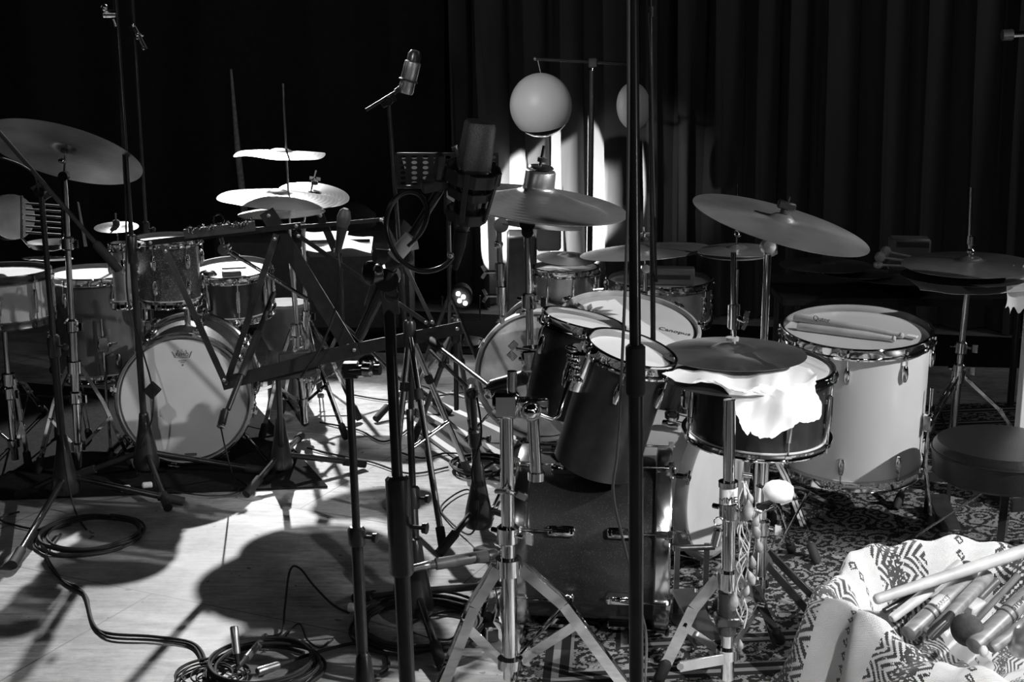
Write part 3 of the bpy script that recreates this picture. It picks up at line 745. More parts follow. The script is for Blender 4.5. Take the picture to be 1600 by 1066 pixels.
# chrome boom arm with swivel
t = thing('cymbal_boom', 'chrome boom arm with a round swivel slanting down behind the music desk', 'cymbal arm', P(351, 388, 4.75))
q = P(351, 389, 4.75)
MB().cyl(q-V((0, .02, 0)), q+V((0, .02, 0)), .020, seg=24).cyl(q-V((0, .026, 0)), q-V((0, .018, 0)), .011, seg=18).tube([q, P(345, 372, 4.75)], .007).build('swivel', 'chrome', t)
MB().cyl(q, P(482, 468, 4.75), .0065).build('arm', 'chrome', t); MB().cyl(P(362, 396, 4.75), P(372, 402, 4.75), .011).build('collar', 'chrome', t)
# pages on a little desk
pg = P(530, 385, 5.6)
t = thing('music_stand', 'low music stand with loose white pages behind the wide bright cymbal', 'music stand', (pg.x, 5.6, 0))
MB().obox(P(530, 388, 5.6), V((1, 0, .02)), V((0, -.8, .5)), V((0, .5, .8)), .13, .075, .006).build('desk', 'black', t); MB().cyl(V((pg.x, 5.65, .3)), P(530, 392, 5.62), .009).build('pole', 'black', t)
for a in (0, 2.1, 4.2): MB().cyl(V((pg.x, 5.65, .32)), V((pg.x+.3*math.cos(a), 5.65+.3*math.sin(a), .01)), .007).build('leg', 'black', t)
def sheet(label, c, ax, ay, hx, hy, curl, m='paper', name='sheet_music', group=None, ragged=0, cat='sheet music'):
    G = 16; vs = []; fs = []; nrm = ax.cross(ay).normalized()
    for k in (0, .0012):
        for i in range(G+1):
            for j in range(G+1):
                u, v = i/G*2-1, j/G*2-1
                rr = 1+ragged*math.sin(7*u+3*v)*.5*abs(v)
                vs.append(c+ax*u*hx*rr+ay*v*hy*(1+ragged*math.sin(9*u)*.6)+nrm*(curl*(u*u*.8+.5*math.sin(u*3+v))+k))
    q = (G+1)**2
    for i in range(G):
        for j in range(G):
            a = i*(G+1)+j
            for o in (0, q): fs.append((o+a, o+a+1, o+a+G+2, o+a+G+1))
    for i in range(G):
        for a, c_ in ((i, i+1), (G*(G+1)+i, G*(G+1)+i+1), (i*(G+1), (i+1)*(G+1)), (i*(G+1)+G, (i+1)*(G+1)+G)): fs.append((a, c_, q+c_, q+a))
    return tag(MB().add(vs, fs).build(name, m), label, cat, group)
sheet('left one of the white pages on the low music stand', P(508, 378, 5.55), V((1, 0, 0)), V((0, .86, .3)).normalized(), .085, .08, .010)
sheet('right one of the white pages on the low music stand, corner drooping', P(552, 379, 5.52), V((1, -.1, .0)).normalized(), V((0, .9, .3)).normalized(), .075, .06, -.012)
# ------------------------------------------------------------------ collapsed music desk on its stand
Yd = 4.35
dk = F(441, 752)
t = thing('folding_music_stand', 'black folding music stand of slanting flat bars, in front of the left bass drum', 'music stand', dk)
def fb(a, b_, w_, m='black', nm='desk_bar', Ya=Yd, Yb=Yd, th=.004, bolts=True):
    A, B = P(*a, Ya), P(*b_, Yb); k = mpp(A)
    b = MB().bar(A, B, w_*k, th, V((0, 0, 1)) if abs((B-A).normalized().z) < .8 else V((1, 0, 0)))
    o = b.build(nm, m, t)
    if bolts:
        b = MB()
        for q in (A.lerp(B, .03), A.lerp(B, .97)): b.lathe([(.006, 0), (.006, .003), (.003, .005), (1e-4, .005)], q-V((0, th/2, 0)), V((0, -1, 0)), 12)
        b.build('rivets', 'silver', o)
fb((347, 600), (560, 545), 21, 'black', 'lower_bar', 4.32, 4.33, .006)
fb((480, 562), (722, 512), 20, 'black', 'lower_bar', 4.35, 4.35, .006)
fb((228, 380), (470, 352), 9, 'black', 'upper_bar', 4.37, 4.37)
fb((455, 356), (600, 343), 6, 'black', 'upper_bar', 4.39, 4.39)
fb((256, 386), (353, 600), 10, 'darkmetal', 'strut', 4.36, 4.30)
fb((432, 366), (354, 600), 10, 'darkmetal', 'strut', 4.38, 4.345)
fb((416, 330), (548, 546), 24, 'black', 'strut', 4.40, 4.365, .008)
fb((460, 364), (672, 508), 7, 'black', 'strut', 4.41, 4.38)
fb((597, 340), (678, 508), 6, 'darkmetal', 'strut', 4.43, 4.39)
fb((500, 335), (524, 392), 12, 'black', 'strut', 4.42, 4.42)
q = P(452, 580, 4.38)
MB().obox(q, V((1, 0, .1)), V((0, 1, 0)), V((-.1, 0, 1)), .10, .03, .022, .008).obox(q+V((.02, 0, .045)), V((1, 0, .1)), V((0, 1, 0)), V((-.1, 0, 1)), .05, .02, .02).build('desk_head', 'black_matt', t)
tripod_flat(t, dk, [F(388, 778), F(566, 733), F(470, 690)], 'black', .04, .13, .09)
MB().cyl(dk+V((0, 0, .1)), P(435, 592, 4.40), .010).build('pole', 'black', t)
# microphone on the arm with white lettering and its stand
A, B = P(428, 458, 4.5), P(356, 640, 4.2)
t = thing('boom_stand', 'black microphone arm with white lettering slanting down in front of the bass drum', 'microphone arm', B)
MB().cyl(A, B, .009).build('tube', 'black', t); MB().cyl(A.lerp(B, .35), A.lerp(B, .72), .013).build('sleeve', 'black_matt', t)
u = (A-B).normalized(); side = u.cross(V((0, 1, 0))).normalized()
text('Microtech', .016, A.lerp(B, .5)-V((0, .0137, 0)), u, -side if side.x > 0 else side, 'label', 'lettering', t)
microphone('short black microphone pointing down before the left bass drum head', P(352, 640, 4.19), P(345, 668, 4.15), .013, 'pencil')
cable('thin cable hanging from the short microphone to the black carpet', [P(345, 668, 4.15), P(352, 700, 4.2), F(364, 745, .02), F(372, 768, .012), F(330, 775, .012), F(270, 768, .012)], .0025)
# dark microphone above the desk with its hanging cable
t = microphone('black tapered microphone held above the wide lettered bars of the music desk', P(528, 394, 4.3), P(540, 326, 4.28), .021, 'dyn', grille='black_matt')
cable('black cable looping down from the tapered microphone to the desk head', [P(528, 394, 4.3), P(531, 430, 4.28), P(522, 490, 4.27), P(500, 545, 4.28), P(480, 575, 4.3), P(470, 590, 4.36)], .0035)
# ------------------------------------------------------------------ microphone stands on the left
bA = F(105, 792)
mic_stand('black boom microphone stand at the far left, long boom rising out of the frame', bA, P(64, 300, bA.y), [F(22, 890), F(282, 792), F(32, 782)], rs=(.013, .009), split=.45, boom=(P(180, 415, bA.y-.1), P(-60, 140, bA.y-.4)), grip=(.42, .5))
cable('black cable hanging along the far-left boom', [P(-40, 235, 3.9), P(40, 262, 4.0), P(60, 300, 4.3), P(78, 460, 4.28), P(92, 640, 4.28), P(104, 740, 4.27), F(118, 800, .01), F(135, 828, .006)], .003)
bB = F(231, 752)
mic_stand('tall thin black microphone stand standing before the left bass drum', bB, P(176, -60, bB.y-.05), [F(415, 745), F(120, 752), F(262, 800)], rs=(.0115, .0075), split=.42, grip=(.40, .46))
t = thing('cable_tag', 'black diamond-shaped foam block on the tall stand before the bass drum', 'foam block', P(238, 610, bB.y-.04))
q = P(238, 610, bB.y-.04); MB().obox(q, V((1, 0, 1)), V((-1, 0, 1)), V((0, 1, 0)), .021, .021, .014).build('block', 'rubber', t)
cable('thin black cable winding down the tall stand before the left bass drum', [P(182, 30, 4.56), P(196, 320, 4.54), P(200, 470, 4.54), P(226, 560, 4.53), P(236, 596, 4.53), P(240, 620, 4.53), P(236, 660, 4.53), P(222, 690, 4.53), F(215, 740, .01), F(190, 765, .008)], .003)
bC = F(245, 640)
mic_stand('slender dark microphone stand far behind the left kit', bC, P(205, -20, bC.y), [F(190, 650), F(300, 655), F(250, 610)], rs=(.010, .007), split=.4)
for (px, py), nm in zip(((166, 12), (176, 30), (220, 60)), ('a', 'b', 'c')): pass
t = thing('stand_clamp', 'metal clamp with small bolts at the top of the tall thin stand', 'clamp', P(170, 25, bB.y-.05))
b = MB(); q = P(172, 22, bB.y-.05)
b.cyl(q-V((.02, 0, 0)), q+V((.02, 0, 0)), .012).ball(P(163, 12, bB.y-.07), .011).cyl(P(176, 30, bB.y-.05), P(180, 42, bB.y-.05), .006); b.build('clamp_body', 'chrome_dull', t)
t = thing('stand_clamp', 'clamp with shiny bolts at the top of the slender far stand', 'clamp', P(215, 60, bC.y))
for px, py in ((208, 40), (214, 55), (222, 55), (214, 60), (224, 76)): MB().ball(P(px, py, bC.y-.03), .0065, seg=8, rings=6).build('bolt', 'chrome', t)
MB().cyl(P(206, 40, bC.y), P(226, 78, bC.y), .012).build('clamp_body', 'black', t)
# pale tube added as a dim line of light on the black velvet
tag(MB().tube([P(361, 108, 7.62), P(372, 240, 7.6), P(384, 350, 7.58), P(388, 420, 7.58)], [.006, .016, .02, .02], 10).build('dim_light_line', 'felt'), 'thin pale tube added as a dim line of light on the black velvet curtain', 'strap')

t = thing('covered_case', 'long low case under a black cover behind the music desk', 'case', V((-.85, 7.0, 0)))
MB().box((-.98, 7.0, .27), .95, .5, .52, 0, .05).build('case_body', 'black_matt', t); MB().lathe([(.30, 0), (.30, .05), (.25, .09), (1e-4, .10)], V((-.98, 7.0, .53)), V((0, 0, 1)), 40).build('round_cover', 'drape', t)
# ------------------------------------------------------------------ middle
# microphone stand near the camera with clamp arm
def near_pole(label, a, b_, Y1, Y2, r, az, **k):
    A, B = P(*a, Y1), P(*b_, Y2); bs = base_of(B, A); feet = [V((bs.x+.3*math.cos(q), bs.y+.3*math.sin(q), 0)) for q in az]
    return mic_stand(label, bs, A, feet, **k)
t = near_pole('thin black foreground stand with a knurled side knob and short clamp arm on top', (545, 575), (566, 1050), 2.78, 2.74, .01, (3.6, 5.6, 1.3), rs=(.0125, .0085), split=.50, grip=(.49, .545))
A = P(536, 580, 2.78); B = P(594, 578, 2.76)
MB().cyl(A, B, .011).obox(P(548, 578, 2.78), V((1, 0, 0)), V((0, 1, 0)), V((0, 0, 1)), .016, .014, .016).build('clamp_arm', 'black', t)
MB().lathe([(.010, 0), (.015, .004), (.015, .02), (.008, .024)], P(566, 577, 2.76), V((1, -.3, 0)), 14).cyl(P(575, 578, 2.76), P(592, 577, 2.76), .0055).build('clamp_knob', 'chrome_dull', t)
# main studio microphone
t = near_pole('sturdy black stand in the foreground carrying the large studio microphone on a slanting boom', (606, 440), (634, 1060), 2.55, 2.48, .01, (3.4, 5.3, 1.2), rs=(.0155, .0105), split=.42, grip=(.42, .62), name='microphone_stand')
q = P(606, 434, 2.53)
MB().cyl(q-V((0, .025, 0)), q+V((0, .025, 0)), .022, seg=24).lathe([(.012, 0), (.022, .003), (.022, .022), (.014, .026)], P(592, 425, 2.52), V((-.8, -.6, 0)), 18).build('boom_joint', 'black', t)
MB().torus(P(591, 421, 2.49), V((-.3, -1, 0)), .0085, .0018, 20, 6).build('knob_ring', 'silver', t)
MB().cyl(P(562, 525, 2.62), P(612, 420, 2.5), .010).build('boom', 'black', t); MB().cyl(P(612, 420, 2.5), P(690, 292, 2.42), .008).build('boom', 'black', t)
q2 = P(622, 402, 2.48); MB().obox(q2, V((1, 0, .3)), V((0, 1, 0)), V((-.3, 0, 1)), .026, .015, .017, .006).cyl(q2-V((.04, .015, -.005)), q2-V((.01, .0, 0)), .013).build('swivel', 'black_matt', t)
MB().bar(P(590, 440, 2.53), P(578, 478, 2.57), .022, .004, V((1, 0, 0))).build('counter_plate', 'darkmetal', t)
MB().bar(P(606, 440, 2.52), P(612, 490, 2.54), .03, .006, V((1, 0, 0))).torus(P(611, 462, 2.52), V((0, -1, 0)), .013, .002).build('hinge_plate', 'darkmetal', t)
q = P(633, 385, 2.44); MB().tube([q-V((.02, 0, .02)), q+V((.012, 0, .016))], .014, 14).tube([q+V((.004, 0, .0)), q+V((.022, 0, .004))], .009, 12).build('cable_tape', 'label', t)
# mic itself
up = (P(751, 190, 2.38)-P(740, 262, 2.40)).normalized(); c0 = P(740, 262, 2.40); k = mpp(c0)
t = thing('studio_microphone', 'large black studio microphone in an elastic shock mount, in front of the hanging globe', 'microphone', P(722, 360, 2.42))
sx = (V((1, .25, 0))-up*V((1, .25, 0)).dot(up)).normalized(); sy = up.cross(sx)
def rbox(prof, c, ax, ay, az, p=.35, seg=40):
    vs = []; fs = []
    for (rx, ry, h) in prof:
        for j in range(seg):
            a = 2*PI*j/seg; ca, sa = math.cos(a), math.sin(a)
            vs.append(c+ax*math.copysign(abs(ca)**p, ca)*rx+ay*math.copysign(abs(sa)**p, sa)*ry+az*h)
    for i in range(len(prof)-1):
        for j in range(seg): fs.append((i*seg+j, i*seg+(j+1) % seg, (i+1)*seg+(j+1) % seg, (i+1)*seg+j))
    fs.append(tuple(range(seg))); fs.append(tuple(range((len(prof)-1)*seg, len(prof)*seg))); return MB().add(vs, fs)
hh = 76*k
rbox([(.024, .020, -.004), (.026, .022, 0), (.0275, .023, .004), (.0265, .021, hh*.5), (.0255, .018, hh*.93), (.022, .014, hh), (.012, .008, hh+.001)], c0, sx, sy, up).build('grille', mat('dark wire mesh', .22, .5, .6, .3, 500, .4), t)
rbox([(.026, .022, -.012), (.028, .024, -.010), (.028, .024, .0), (.026, .022, .003)], c0, sx, sy, up).build('grille_band', 'black', t)
MB().lathe([(.012, -.105), (.02, -.10), (.0235, -.09), (.0245, -.02), (.0245, -.012)], c0, up, 36).build('body', 'black', t)
q = P(722, 352, 2.41)
g = MB().tube([c0-up*.105, q-up*.012], .0105, 20).build('connector', 'silver', t)
b = MB()
for h in (-.118, -.122, -.126): b.torus(c0+up*h, up, .0108, .0009, 24, 5)
b.build('knurling', 'chrome_dull', g)
MB().lathe([(.0115, 0), (.0115, .03), (.007, .06), (.004, .075)], q-up*.010, -up, 18).build('cable_boot', 'rubber', t)
# shock mount
m_ = thing('shock_mount', 'black angular shock mount with rings and elastic holding the large studio microphone', 'shock mount', P(690, 300, 2.42))
def hexring(h, R, hgt, nm, seg=10, th=.004):
    c = c0+up*h; pts = []
    vs = []; fs = []
    for k_ in (0, 1):
        for rr in (R, R-th):
            for j in range(seg): a = 2*PI*j/seg+.2; vs.append(c+(sx*math.cos(a)+sy*math.sin(a))*rr+up*(hgt*k_))
    for j in range(seg):
        l = (j+1) % seg
        for A_, B_ in ((0, 2), (1, 3)): fs.append((A_*seg+j, A_*seg+l, B_*seg+l, B_*seg+j))
        for A_, B_ in ((0, 1), (2, 3)): fs.append((A_*seg+j, A_*seg+l, B_*seg+l, B_*seg+j))
    return MB().add(vs, fs).build(nm, 'black_matt', m_, 20)
hexring(-.022, .050, .022, 'upper_ring'); hexring(-.050, .040, .014, 'inner_ring'); hexring(-.095, .036, .018, 'lower_ring')
b = MB()
for j in range(5):
    a = 2*PI*j/5+.5; d = sx*math.cos(a)+sy*math.sin(a); b.bar(c0+up*.003+d*.049, c0-up*.088+d*.037, .009, .004, d.cross(up))
b.build('ribs', 'black_matt', m_, 20)
b = MB()
for j in range(10):
    a = 2*PI*j/10; d = sx*math.cos(a)+sy*math.sin(a); d2 = sx*math.cos(a+.6)+sy*math.sin(a+.6); b.cyl(c0-up*.012+d*.046, c0-up*.05+d2*.026, .0016, seg=6)
b.build('elastic', 'rubber', m_)
q = c0-sx*.052-up*.006
MB().obox(q-sx*.008+up*.004, sx, sy, up, .007, .012, .022, .003).obox(q-sx*.012-up*.03, (sx+up*.3), sy, (up-sx*.3), .022, .010, .009, .003).cyl(q-sx*.02-up*.02, P(690, 292, 2.42), .010).build('mount_arm', 'black_matt', m_)
MB().tube([P(706, 232, 2.40), P(712, 229, 2.40), P(717, 240, 2.40), P(716, 262, 2.41)], .004, 8).build('clip_hook', 'silver', m_)
MB().cyl(P(703, 352, 2.4), P(704, 398, 2.4), .0022, seg=8).ball(P(704, 399, 2.4), .006).build('drop_rod', 'silver', m_)
cable('thick microphone cable making a big loop below the large studio microphone', [P(718, 372, 2.42), P(712, 395, 2.42), P(690, 418, 2.42), P(655, 423, 2.42), P(622, 402, 2.42), P(604, 360, 2.42), P(610, 322, 2.42), P(632, 301, 2.43), P(655, 304, 2.43), P(668, 330, 2.43), P(658, 362, 2.43), P(637, 384, 2.43)], .0045, 'black')
cable('thin cable running down beside the sturdy foreground stand', [P(633, 390, 2.46), P(600, 350, 2.5), P(596, 340, 2.5)], .002) if False else None
# silver pencil microphone on high stand
bM = F(640, 640)
t = mic_stand('thin black microphone stand rising behind the foreground, silver microphone at its top', bM, P(607, 158, bM.y), [F(700, 650), F(590, 660), F(640, 610)], rs=(.010, .0075), split=.42, boom=(P(572, 172, bM.y), P(628, 138, bM.y)), weight=False)
a_, b_ = P(633, 146, bM.y), P(650, 78, bM.y); u = (b_-a_).normalized(); L = (b_-a_).length; r = 12.5*mpp(a_)
t = thing('microphone', 'silver cylindrical microphone with a dark round top, high on the thin stand', 'microphone', a_)
MB().lathe([(1e-4, 0), (r*.85, 0), (r, L*.05), (r*.95, L*.2), (r*.95, L*.28), (r*1.02, L*.30), (r*1.02, L*.72), (r*.85, L*.74)], a_, u, 28).build('body', 'silver', t)
MB().lathe([(r*.82, L*.74), (r*.84, L*.9), (r*.6, L*.98), (1e-4, L)], a_, u, 28).build('grille', 'black', t)
MB().torus(a_+u*L*.3, u, r*1.1, .004).cyl(a_+u*L*.3, P(618, 142, bM.y), .007).build('clip', 'black_matt', t)
# perforated music stand
Yp = 5.7; q = P(700, 266, Yp)
bp = V((q.x, Yp+.05, 0))
t = thing('music_stand', 'music stand with a perforated desk behind the large studio microphone', 'music stand', bp)
k = mpp(q); W_, Hh = 158*k, 48*k
holes = []
nx, nz = 9, 6
b = MB(); x0, z0 = -W_/2, -Hh/2
gx, gz = W_/nx, Hh/nz
ax, ay, nrm = V((1, .0, 0)), V((0, .15, 1)).normalized(), V((0, -1, .15)).normalized()
for i in range(nx):
    for j in range(nz):
        cx, cz = x0+gx*(i+.5), z0+gz*(j+.5); S_ = 16; vs = []
        for k_ in (0, -.002):
            for s_ in range(S_):
                a = 2*PI*s_/S_; ca, sa = math.cos(a), math.sin(a); mx = max(abs(ca), abs(sa))
                vs.append(q+ax*(cx+gx/2*ca/mx)+ay*(cz+gz/2*sa/mx)+nrm*k_)
            for s_ in range(S_):
                a = 2*PI*s_/S_; vs.append(q+ax*(cx+gx*.26*math.cos(a))+ay*(cz+gz*.33*math.sin(a))+nrm*k_)
        fs = []
        for s_ in range(S_):
            l = (s_+1) % S_
            fs += [(s_, l, S_+l, S_+s_), (2*S_+s_, 2*S_+l, 3*S_+l, 3*S_+s_), (S_+s_, S_+l, 3*S_+l, 3*S_+s_)]
        b.add(vs, fs)
b.build('perforated_desk', 'black', t, 20)
b = MB(); b.obox(q-ay*(Hh/2+.006)+nrm*.02, ax, nrm, ay, W_/2, .022, .006).obox(q+ay*(Hh/2+.004), ax, nrm, ay, W_/2, .004, .004).obox(q-ax*(W_/2+.01), ax, nrm, ay, .012, .004, Hh/2).build('desk_frame', 'black', t)
MB().cyl(V((bp.x, bp.y, .4)), q-nrm*.01-ay*.05, .009).build('pole', 'black', t)
for f in (F(650, 600), F(760, 600), F(700, 570)): MB().cyl(V((bp.x, bp.y, .42)), V((f.x, f.y, .01)), .008).build('leg', 'black', t)
sheet('white page standing behind the perforated music desk', P(664, 266, Yp+.03), V((1, 0, 0)), V((-.28, .12, 1)).normalized(), .08, .052, .004)
# lamp with four lenses
q = P(720, 465, 6.6)
t = thing('stage_lamp', 'small black stage lamp with four lit lenses on the floor at the back', 'lamp', (q.x, 6.6, q.z-.1))
MB().lathe([(.045, .10), (.055, .05), (.056, -.0), (.05, -.004), (1e-4, -.004)], q, V((0, 1, .1)), 28).build('housing', 'rubber', t)
for (px, py) in ((716, 459), (724, 464), (718, 470), (727, 474)): MB().lathe([(.010, .004), (.0105, -.004), (.006, -.010), (1e-4, -.012)], P(px, py, 6.585), V((0, 1, 0)), 18).build('lens', 'lamp', t)
MB().tube([q+V((-.09, .05, 0)), q+V((-.09, .05, -.12)), q+V((.09, .05, -.12)), q+V((.09, .05, 0))], .006).build('bracket', 'black', t)
MB().cyl(V((q.x, q.y+.05, .01)), q+V((0, .05, -.12)), .012).lathe([(.12, 0), (.12, .008), (.02, .014)], V((q.x, q.y+.05, .008)), V((0, 0, 1)), 28).build('stand', 'black', t)
tag(MB().lathe([(.05, 0), (.052, .01), (.04, .035), (.02, .048), (1e-4, .05)], F(576, 572), V((0, 0, 1)), 28).build('metal_bowl', 'chrome_dull'), 'shiny metal bowl upside down on the pale floor beyond the desk', 'bowl')
tag(MB().lathe([(.10, 0), (.10, .004), (.09, .006), (1e-4, .006)], F(552, 583), V((0, 0, 1)), 36).build('round_plate', 'head'), 'flat round pale plate on the floor beside the shiny bowl', 'plate')
# folding tripods in the middle distance
def simple_tripod(label, apex, feet, r, m='darkmetal', name='folding_tripod', extra=()):
    t = thing(name, label, 'tripod', (apex.x, apex.y, 0))
    MB().lathe([(r*1.6, -.05), (r*2, -.04), (r*2, .03), (r*1.5, .04)], apex, V((0, 0, 1)), 18).build('apex_collar', 'black', t)
    for f in feet:
        f = V((f.x, f.y, .015)); l = MB().cyl(apex, f, r).build('leg', m, t); u = (f-apex).normalized()
        MB().cyl(apex.lerp(f, .28), apex.lerp(f, .33), r*1.4).build('leg_clip', 'rubber', l); MB().cyl(f-u*.06, f+u*.008, r*1.4).build('rubber_foot', 'rubber', l)
    for a, b_ in extra: MB().cyl(a, b_, r*.7).build('brace', m, t)
    MB().cyl(apex-V((0, 0, .3)), apex+V((0, 0, .05)), r*.9).build('pole', 'black', t)
    return t
ap = P(712, 514, 4.9)
simple_tripod('folded dark tripod on the floor left of the mottled bass drum, short of any pole', ap, [F(738, 676), F(648, 690), F(650, 610)], .010, 'darkmetal', extra=[(P(672, 548, 5.0), P(735, 610, 4.8))])
ap2 = P(640, 520, 4.35)
simple_tripod('dark tripod with pale metal legs in front of the striped rug', ap2, [F(692, 862), F(612, 800), F(732, 745)], .010, 'chrome_dull', extra=[(P(645, 700, 4.1), P(700, 660, 4.2))])
# short stand with boom and fat microphone aimed at the toms
bD = F(748, 846)
tS = mic_stand('short black microphone stand with a cone base, fat microphone at the toms', bD, P(738, 612, bD.y-.1), [F(690, 870), F(830, 830), F(745, 800)], rs=(.013, .010), split=.6, boom=(P(672, 532, bD.y+.3), P(768, 606, bD.y-.2)))
t = microphone('fat black microphone with a chrome ring lying level before the mottled bass drum', P(764, 606, 3.75), P(820, 590, 3.7), .020, 'pencil', grille='darkmetal')
MB().torus(P(800, 593, 3.72), (P(820, 590, 3.7)-P(764, 606, 3.75)).normalized(), .0205, .0022).build('chrome_ring', 'chrome', t)
MB().lathe([(1e-4, 0), (.016, .0), (.018, .02), (.012, .03)], P(764, 606, 3.75), (P(766, 614, 3.75)-P(764, 600, 3.75)).normalized(), 16).build('swivel', 'chrome', t)
cable('cable spiralling down the short microphone stand', [P(745, 620, 3.75), P(752, 680, 3.8), P(737, 740, 3.85), P(750, 790, 3.9), F(735, 835, .03), F(700, 812, .01), F(690, 790, .01), F(730, 765, .01), F(760, 790, .01)], .003)
# long microphone lying level near the foreground with cone-based stand
bE = F(652, 985)
mic_stand('low black microphone stand with a cone base at the centre bottom', bE, P(640, 640, bE.y+.15), [F(560, 945), F(780, 925), F(690, 1050)], rs=(.012, .009), split=.5)
xa, xb = P(634, 891, 3.2), P(676, 881, 3.22)
microphone('long dark microphone lying level at the low cone-based stand, knurled front toward the bass drum', P(668, 884, 3.22), P(776, 866, 3.28), .015, 'pencil', body='shadegrey', grille='darkmetal')
xlr('silver cable plug on the tail of the long level microphone', P(632, 892, 3.2), P(672, 882, 3.22))
cable('cable hanging from the silver plug to the floor', [P(634, 891, 3.2), P(622, 898, 3.22), P(618, 930, 3.25), F(640, 985, .01), F(700, 1000, .008), F(720, 980, .008)], .003)
# cables on the floor
coil('loose coil of black cable on the pale floor at the left', F(142, 842), .155, 5, .0042, .1, group=None)
cable('black cable snaking across the lit floor from the left coil to the bottom', [F(95, 835, .006), F(72, 870, .006), F(95, 905, .006), F(130, 925, .006), F(146, 975, .006), F(170, 990, .006), F(240, 995, .006), F(300, 1005, .006), F(320, 1030, .006), F(318, 1060, .006)], .0042)
cable('second thinner cable beside the snaking one', [F(72, 868, .006), F(98, 908, .006), F(134, 930, .006), F(142, 965, .006), F(168, 995, .006), F(240, 1000, .006), F(298, 1008, .006), F(316, 1034, .006)], .0032)
coil('thick coil of black cable at the bottom left of the floor', F(415, 1050), .13, 7, .0042, .08)
coil('tangle of thin black wire at the very bottom left corner of the coil', F(330, 1062), .07, 7, .0022, .35)
coil('dark cable coil on the floor under the low cone-based stand', F(655, 985), .16, 8, .0042, .1)
coil('coil of cable on the lit floor beside the short microphone stand', F(755, 735), .10, 6, .0038, .1)
xlr('upright silver cable plug standing out of the bottom left coil', F(372, 1045, .03), F(368, 1030, .03)+V((0, 0, .085)))
xlr('silver cable plug leaning to the right over the bottom left coil', F(368, 1048, .04), F(415, 995, .012))
xlr('silver cable plug lying flat on the bottom left coil', F(452, 1034, .03), F(402, 1050, .035))
cable('cable arching up from the coil plug to the white floor plug', [F(415, 995, .012), F(440, 988, .01), F(445, 950, .03), P(453, 892, 3.5), P(468, 888, 3.55), P(490, 915, 3.6), F(520, 945, .012), F(545, 958, .01)], .003)
cable('cable curving right from the flat plug past the foreground stands', [F(452, 1034, .03), F(500, 1018, .01), F(560, 1005, .006), F(600, 1020, .006), F(605, 1045, .006), F(570, 1064, .006)], .0042)
cable('short thin wire curved on the floor near the coil', [F(438, 1010, .006), F(450, 990, .006), F(468, 975, .006), F(480, 1000, .006), F(500, 1012, .006), F(520, 1000, .006)], .0022)
q = F(545, 957)
t = thing('floor_plug', 'white round plug lying on the floor left of the low stand', 'plug', q)
MB().lathe([(.008, 0), (.013, .003), (.013, .02), (.009, .024)], q+V((0, 0, .014)), V((1, -.4, .1)), 16).build('plug_body', 'label', t)
for px, py, w_ in ((198, 772, 'left'), (232, 767, 'right')):
    t = thing('cable_plug', f'small pale cable plug on the black carpet, {w_} one of the two', 'plug', F(px, py)); MB().lathe([(.006, -.02), (.011, -.016), (.011, .01), (.006, .014)], F(px, py)+V((0, 0, .02)), V((1, .3, 0)), 14).build('plug_body', 'label', t)
for lab, pts in (('dark cable crossing the lit floor behind the music stand pole', [(540, 615), (600, 625), (640, 625), (690, 618), (740, 612)]),
                 ('cable on the floor right of the music stand base', [(500, 660), (560, 672), (600, 690), (640, 668), (650, 640)]),
                 ('cable lying across the shadowed floor at the centre', [(620, 705), (660, 716), (700, 708), (760, 716), (800, 730)]),
                 ('thin cable running below the black stands at the centre', [(480, 700), (530, 712), (580, 722), (640, 740), (700, 730)]),
                 ('cable wriggling from the cone base toward the chrome stand', [(640, 975), (700, 955), (760, 960), (800, 975)]),
                 ('thin wire from the far-left stand base along the floor', [(30, 800), (0, 812), (60, 828), (110, 820)])):
    cable(lab, [F(a, b_, .008) for a, b_ in pts], .0035)
q = F(766, 1000)
t = thing('floor_connector', 'small dark box with pale stripes on the floor by the chrome stand', 'connector box', q); MB().box(q+V((0, 0, .02)), .03, .05, .035, .3).build('housing', 'black_matt', t)
MB().box(q+V((-.003, -.02, .024)), .018, .012, .034, .3).build('pale_insert', 'silver', t)
# hanging globes
Yg = 6.3; bG = V((P(925, 120, Yg).x, Yg, 0))
t = thing('globe_stand', 'thin dark stand with a crossbar holding the two pale globes', 'stand', bG)
MB().cyl(V((bG.x, bG.y, .02)), P(925, 100, Yg), .012).build('pole', 'black', t); MB().cyl(P(836, 92, Yg), P(988, 100, Yg), .007).build('crossbar', 'black', t); MB().obox(P(926, 98, Yg), V((1, 0, 0)), V((0, 1, 0)), V((0, 0, 1)), .018, .018, .02).build('clamp', 'black_matt', t)
MB().cyl(P(925, 106, Yg), P(925, 110, Yg), .014).build('chrome_collar', 'chrome', t); MB().ball(P(836, 92, Yg), .008).build('end_cap', 'silver', t)
for a in (.3, 2.4, 4.5): MB().cyl(V((bG.x, bG.y, .3)), V((bG.x+.28*math.cos(a), bG.y+.28*math.sin(a), .015)), .009).build('leg', 'black', t)
c = P(845, 165, Yg); r = 48.5*mpp(c)
t = thing('hanging_globe', 'large pale round globe hanging at the left end of the crossbar', 'globe', c-V((0, 0, r)))
nu = V((-.15, -.25, 1)).normalized()
MB().lathe([(max(r*math.cos(a), 1e-4), r*1.04*math.sin(a)) for a in [math.radians(x) for x in range(-36, 91, 6)]], c, nu, 56).build('upper_shell', 'globe', t)
MB().lathe([(max(r*.985*math.cos(a), 1e-4), r*1.02*math.sin(a)) for a in [math.radians(x) for x in range(-90, -33, 6)]], c, nu, 56).build('lower_bowl', 'chrome_dull', t)
MB().cyl(c+V((0, 0, r)), P(840, 93, Yg), .0015, seg=6).build('string', 'string', t)
c = P(990, 166, Yg); r = 37*mpp(c); nu = V((.75, -.66, .1)).normalized()
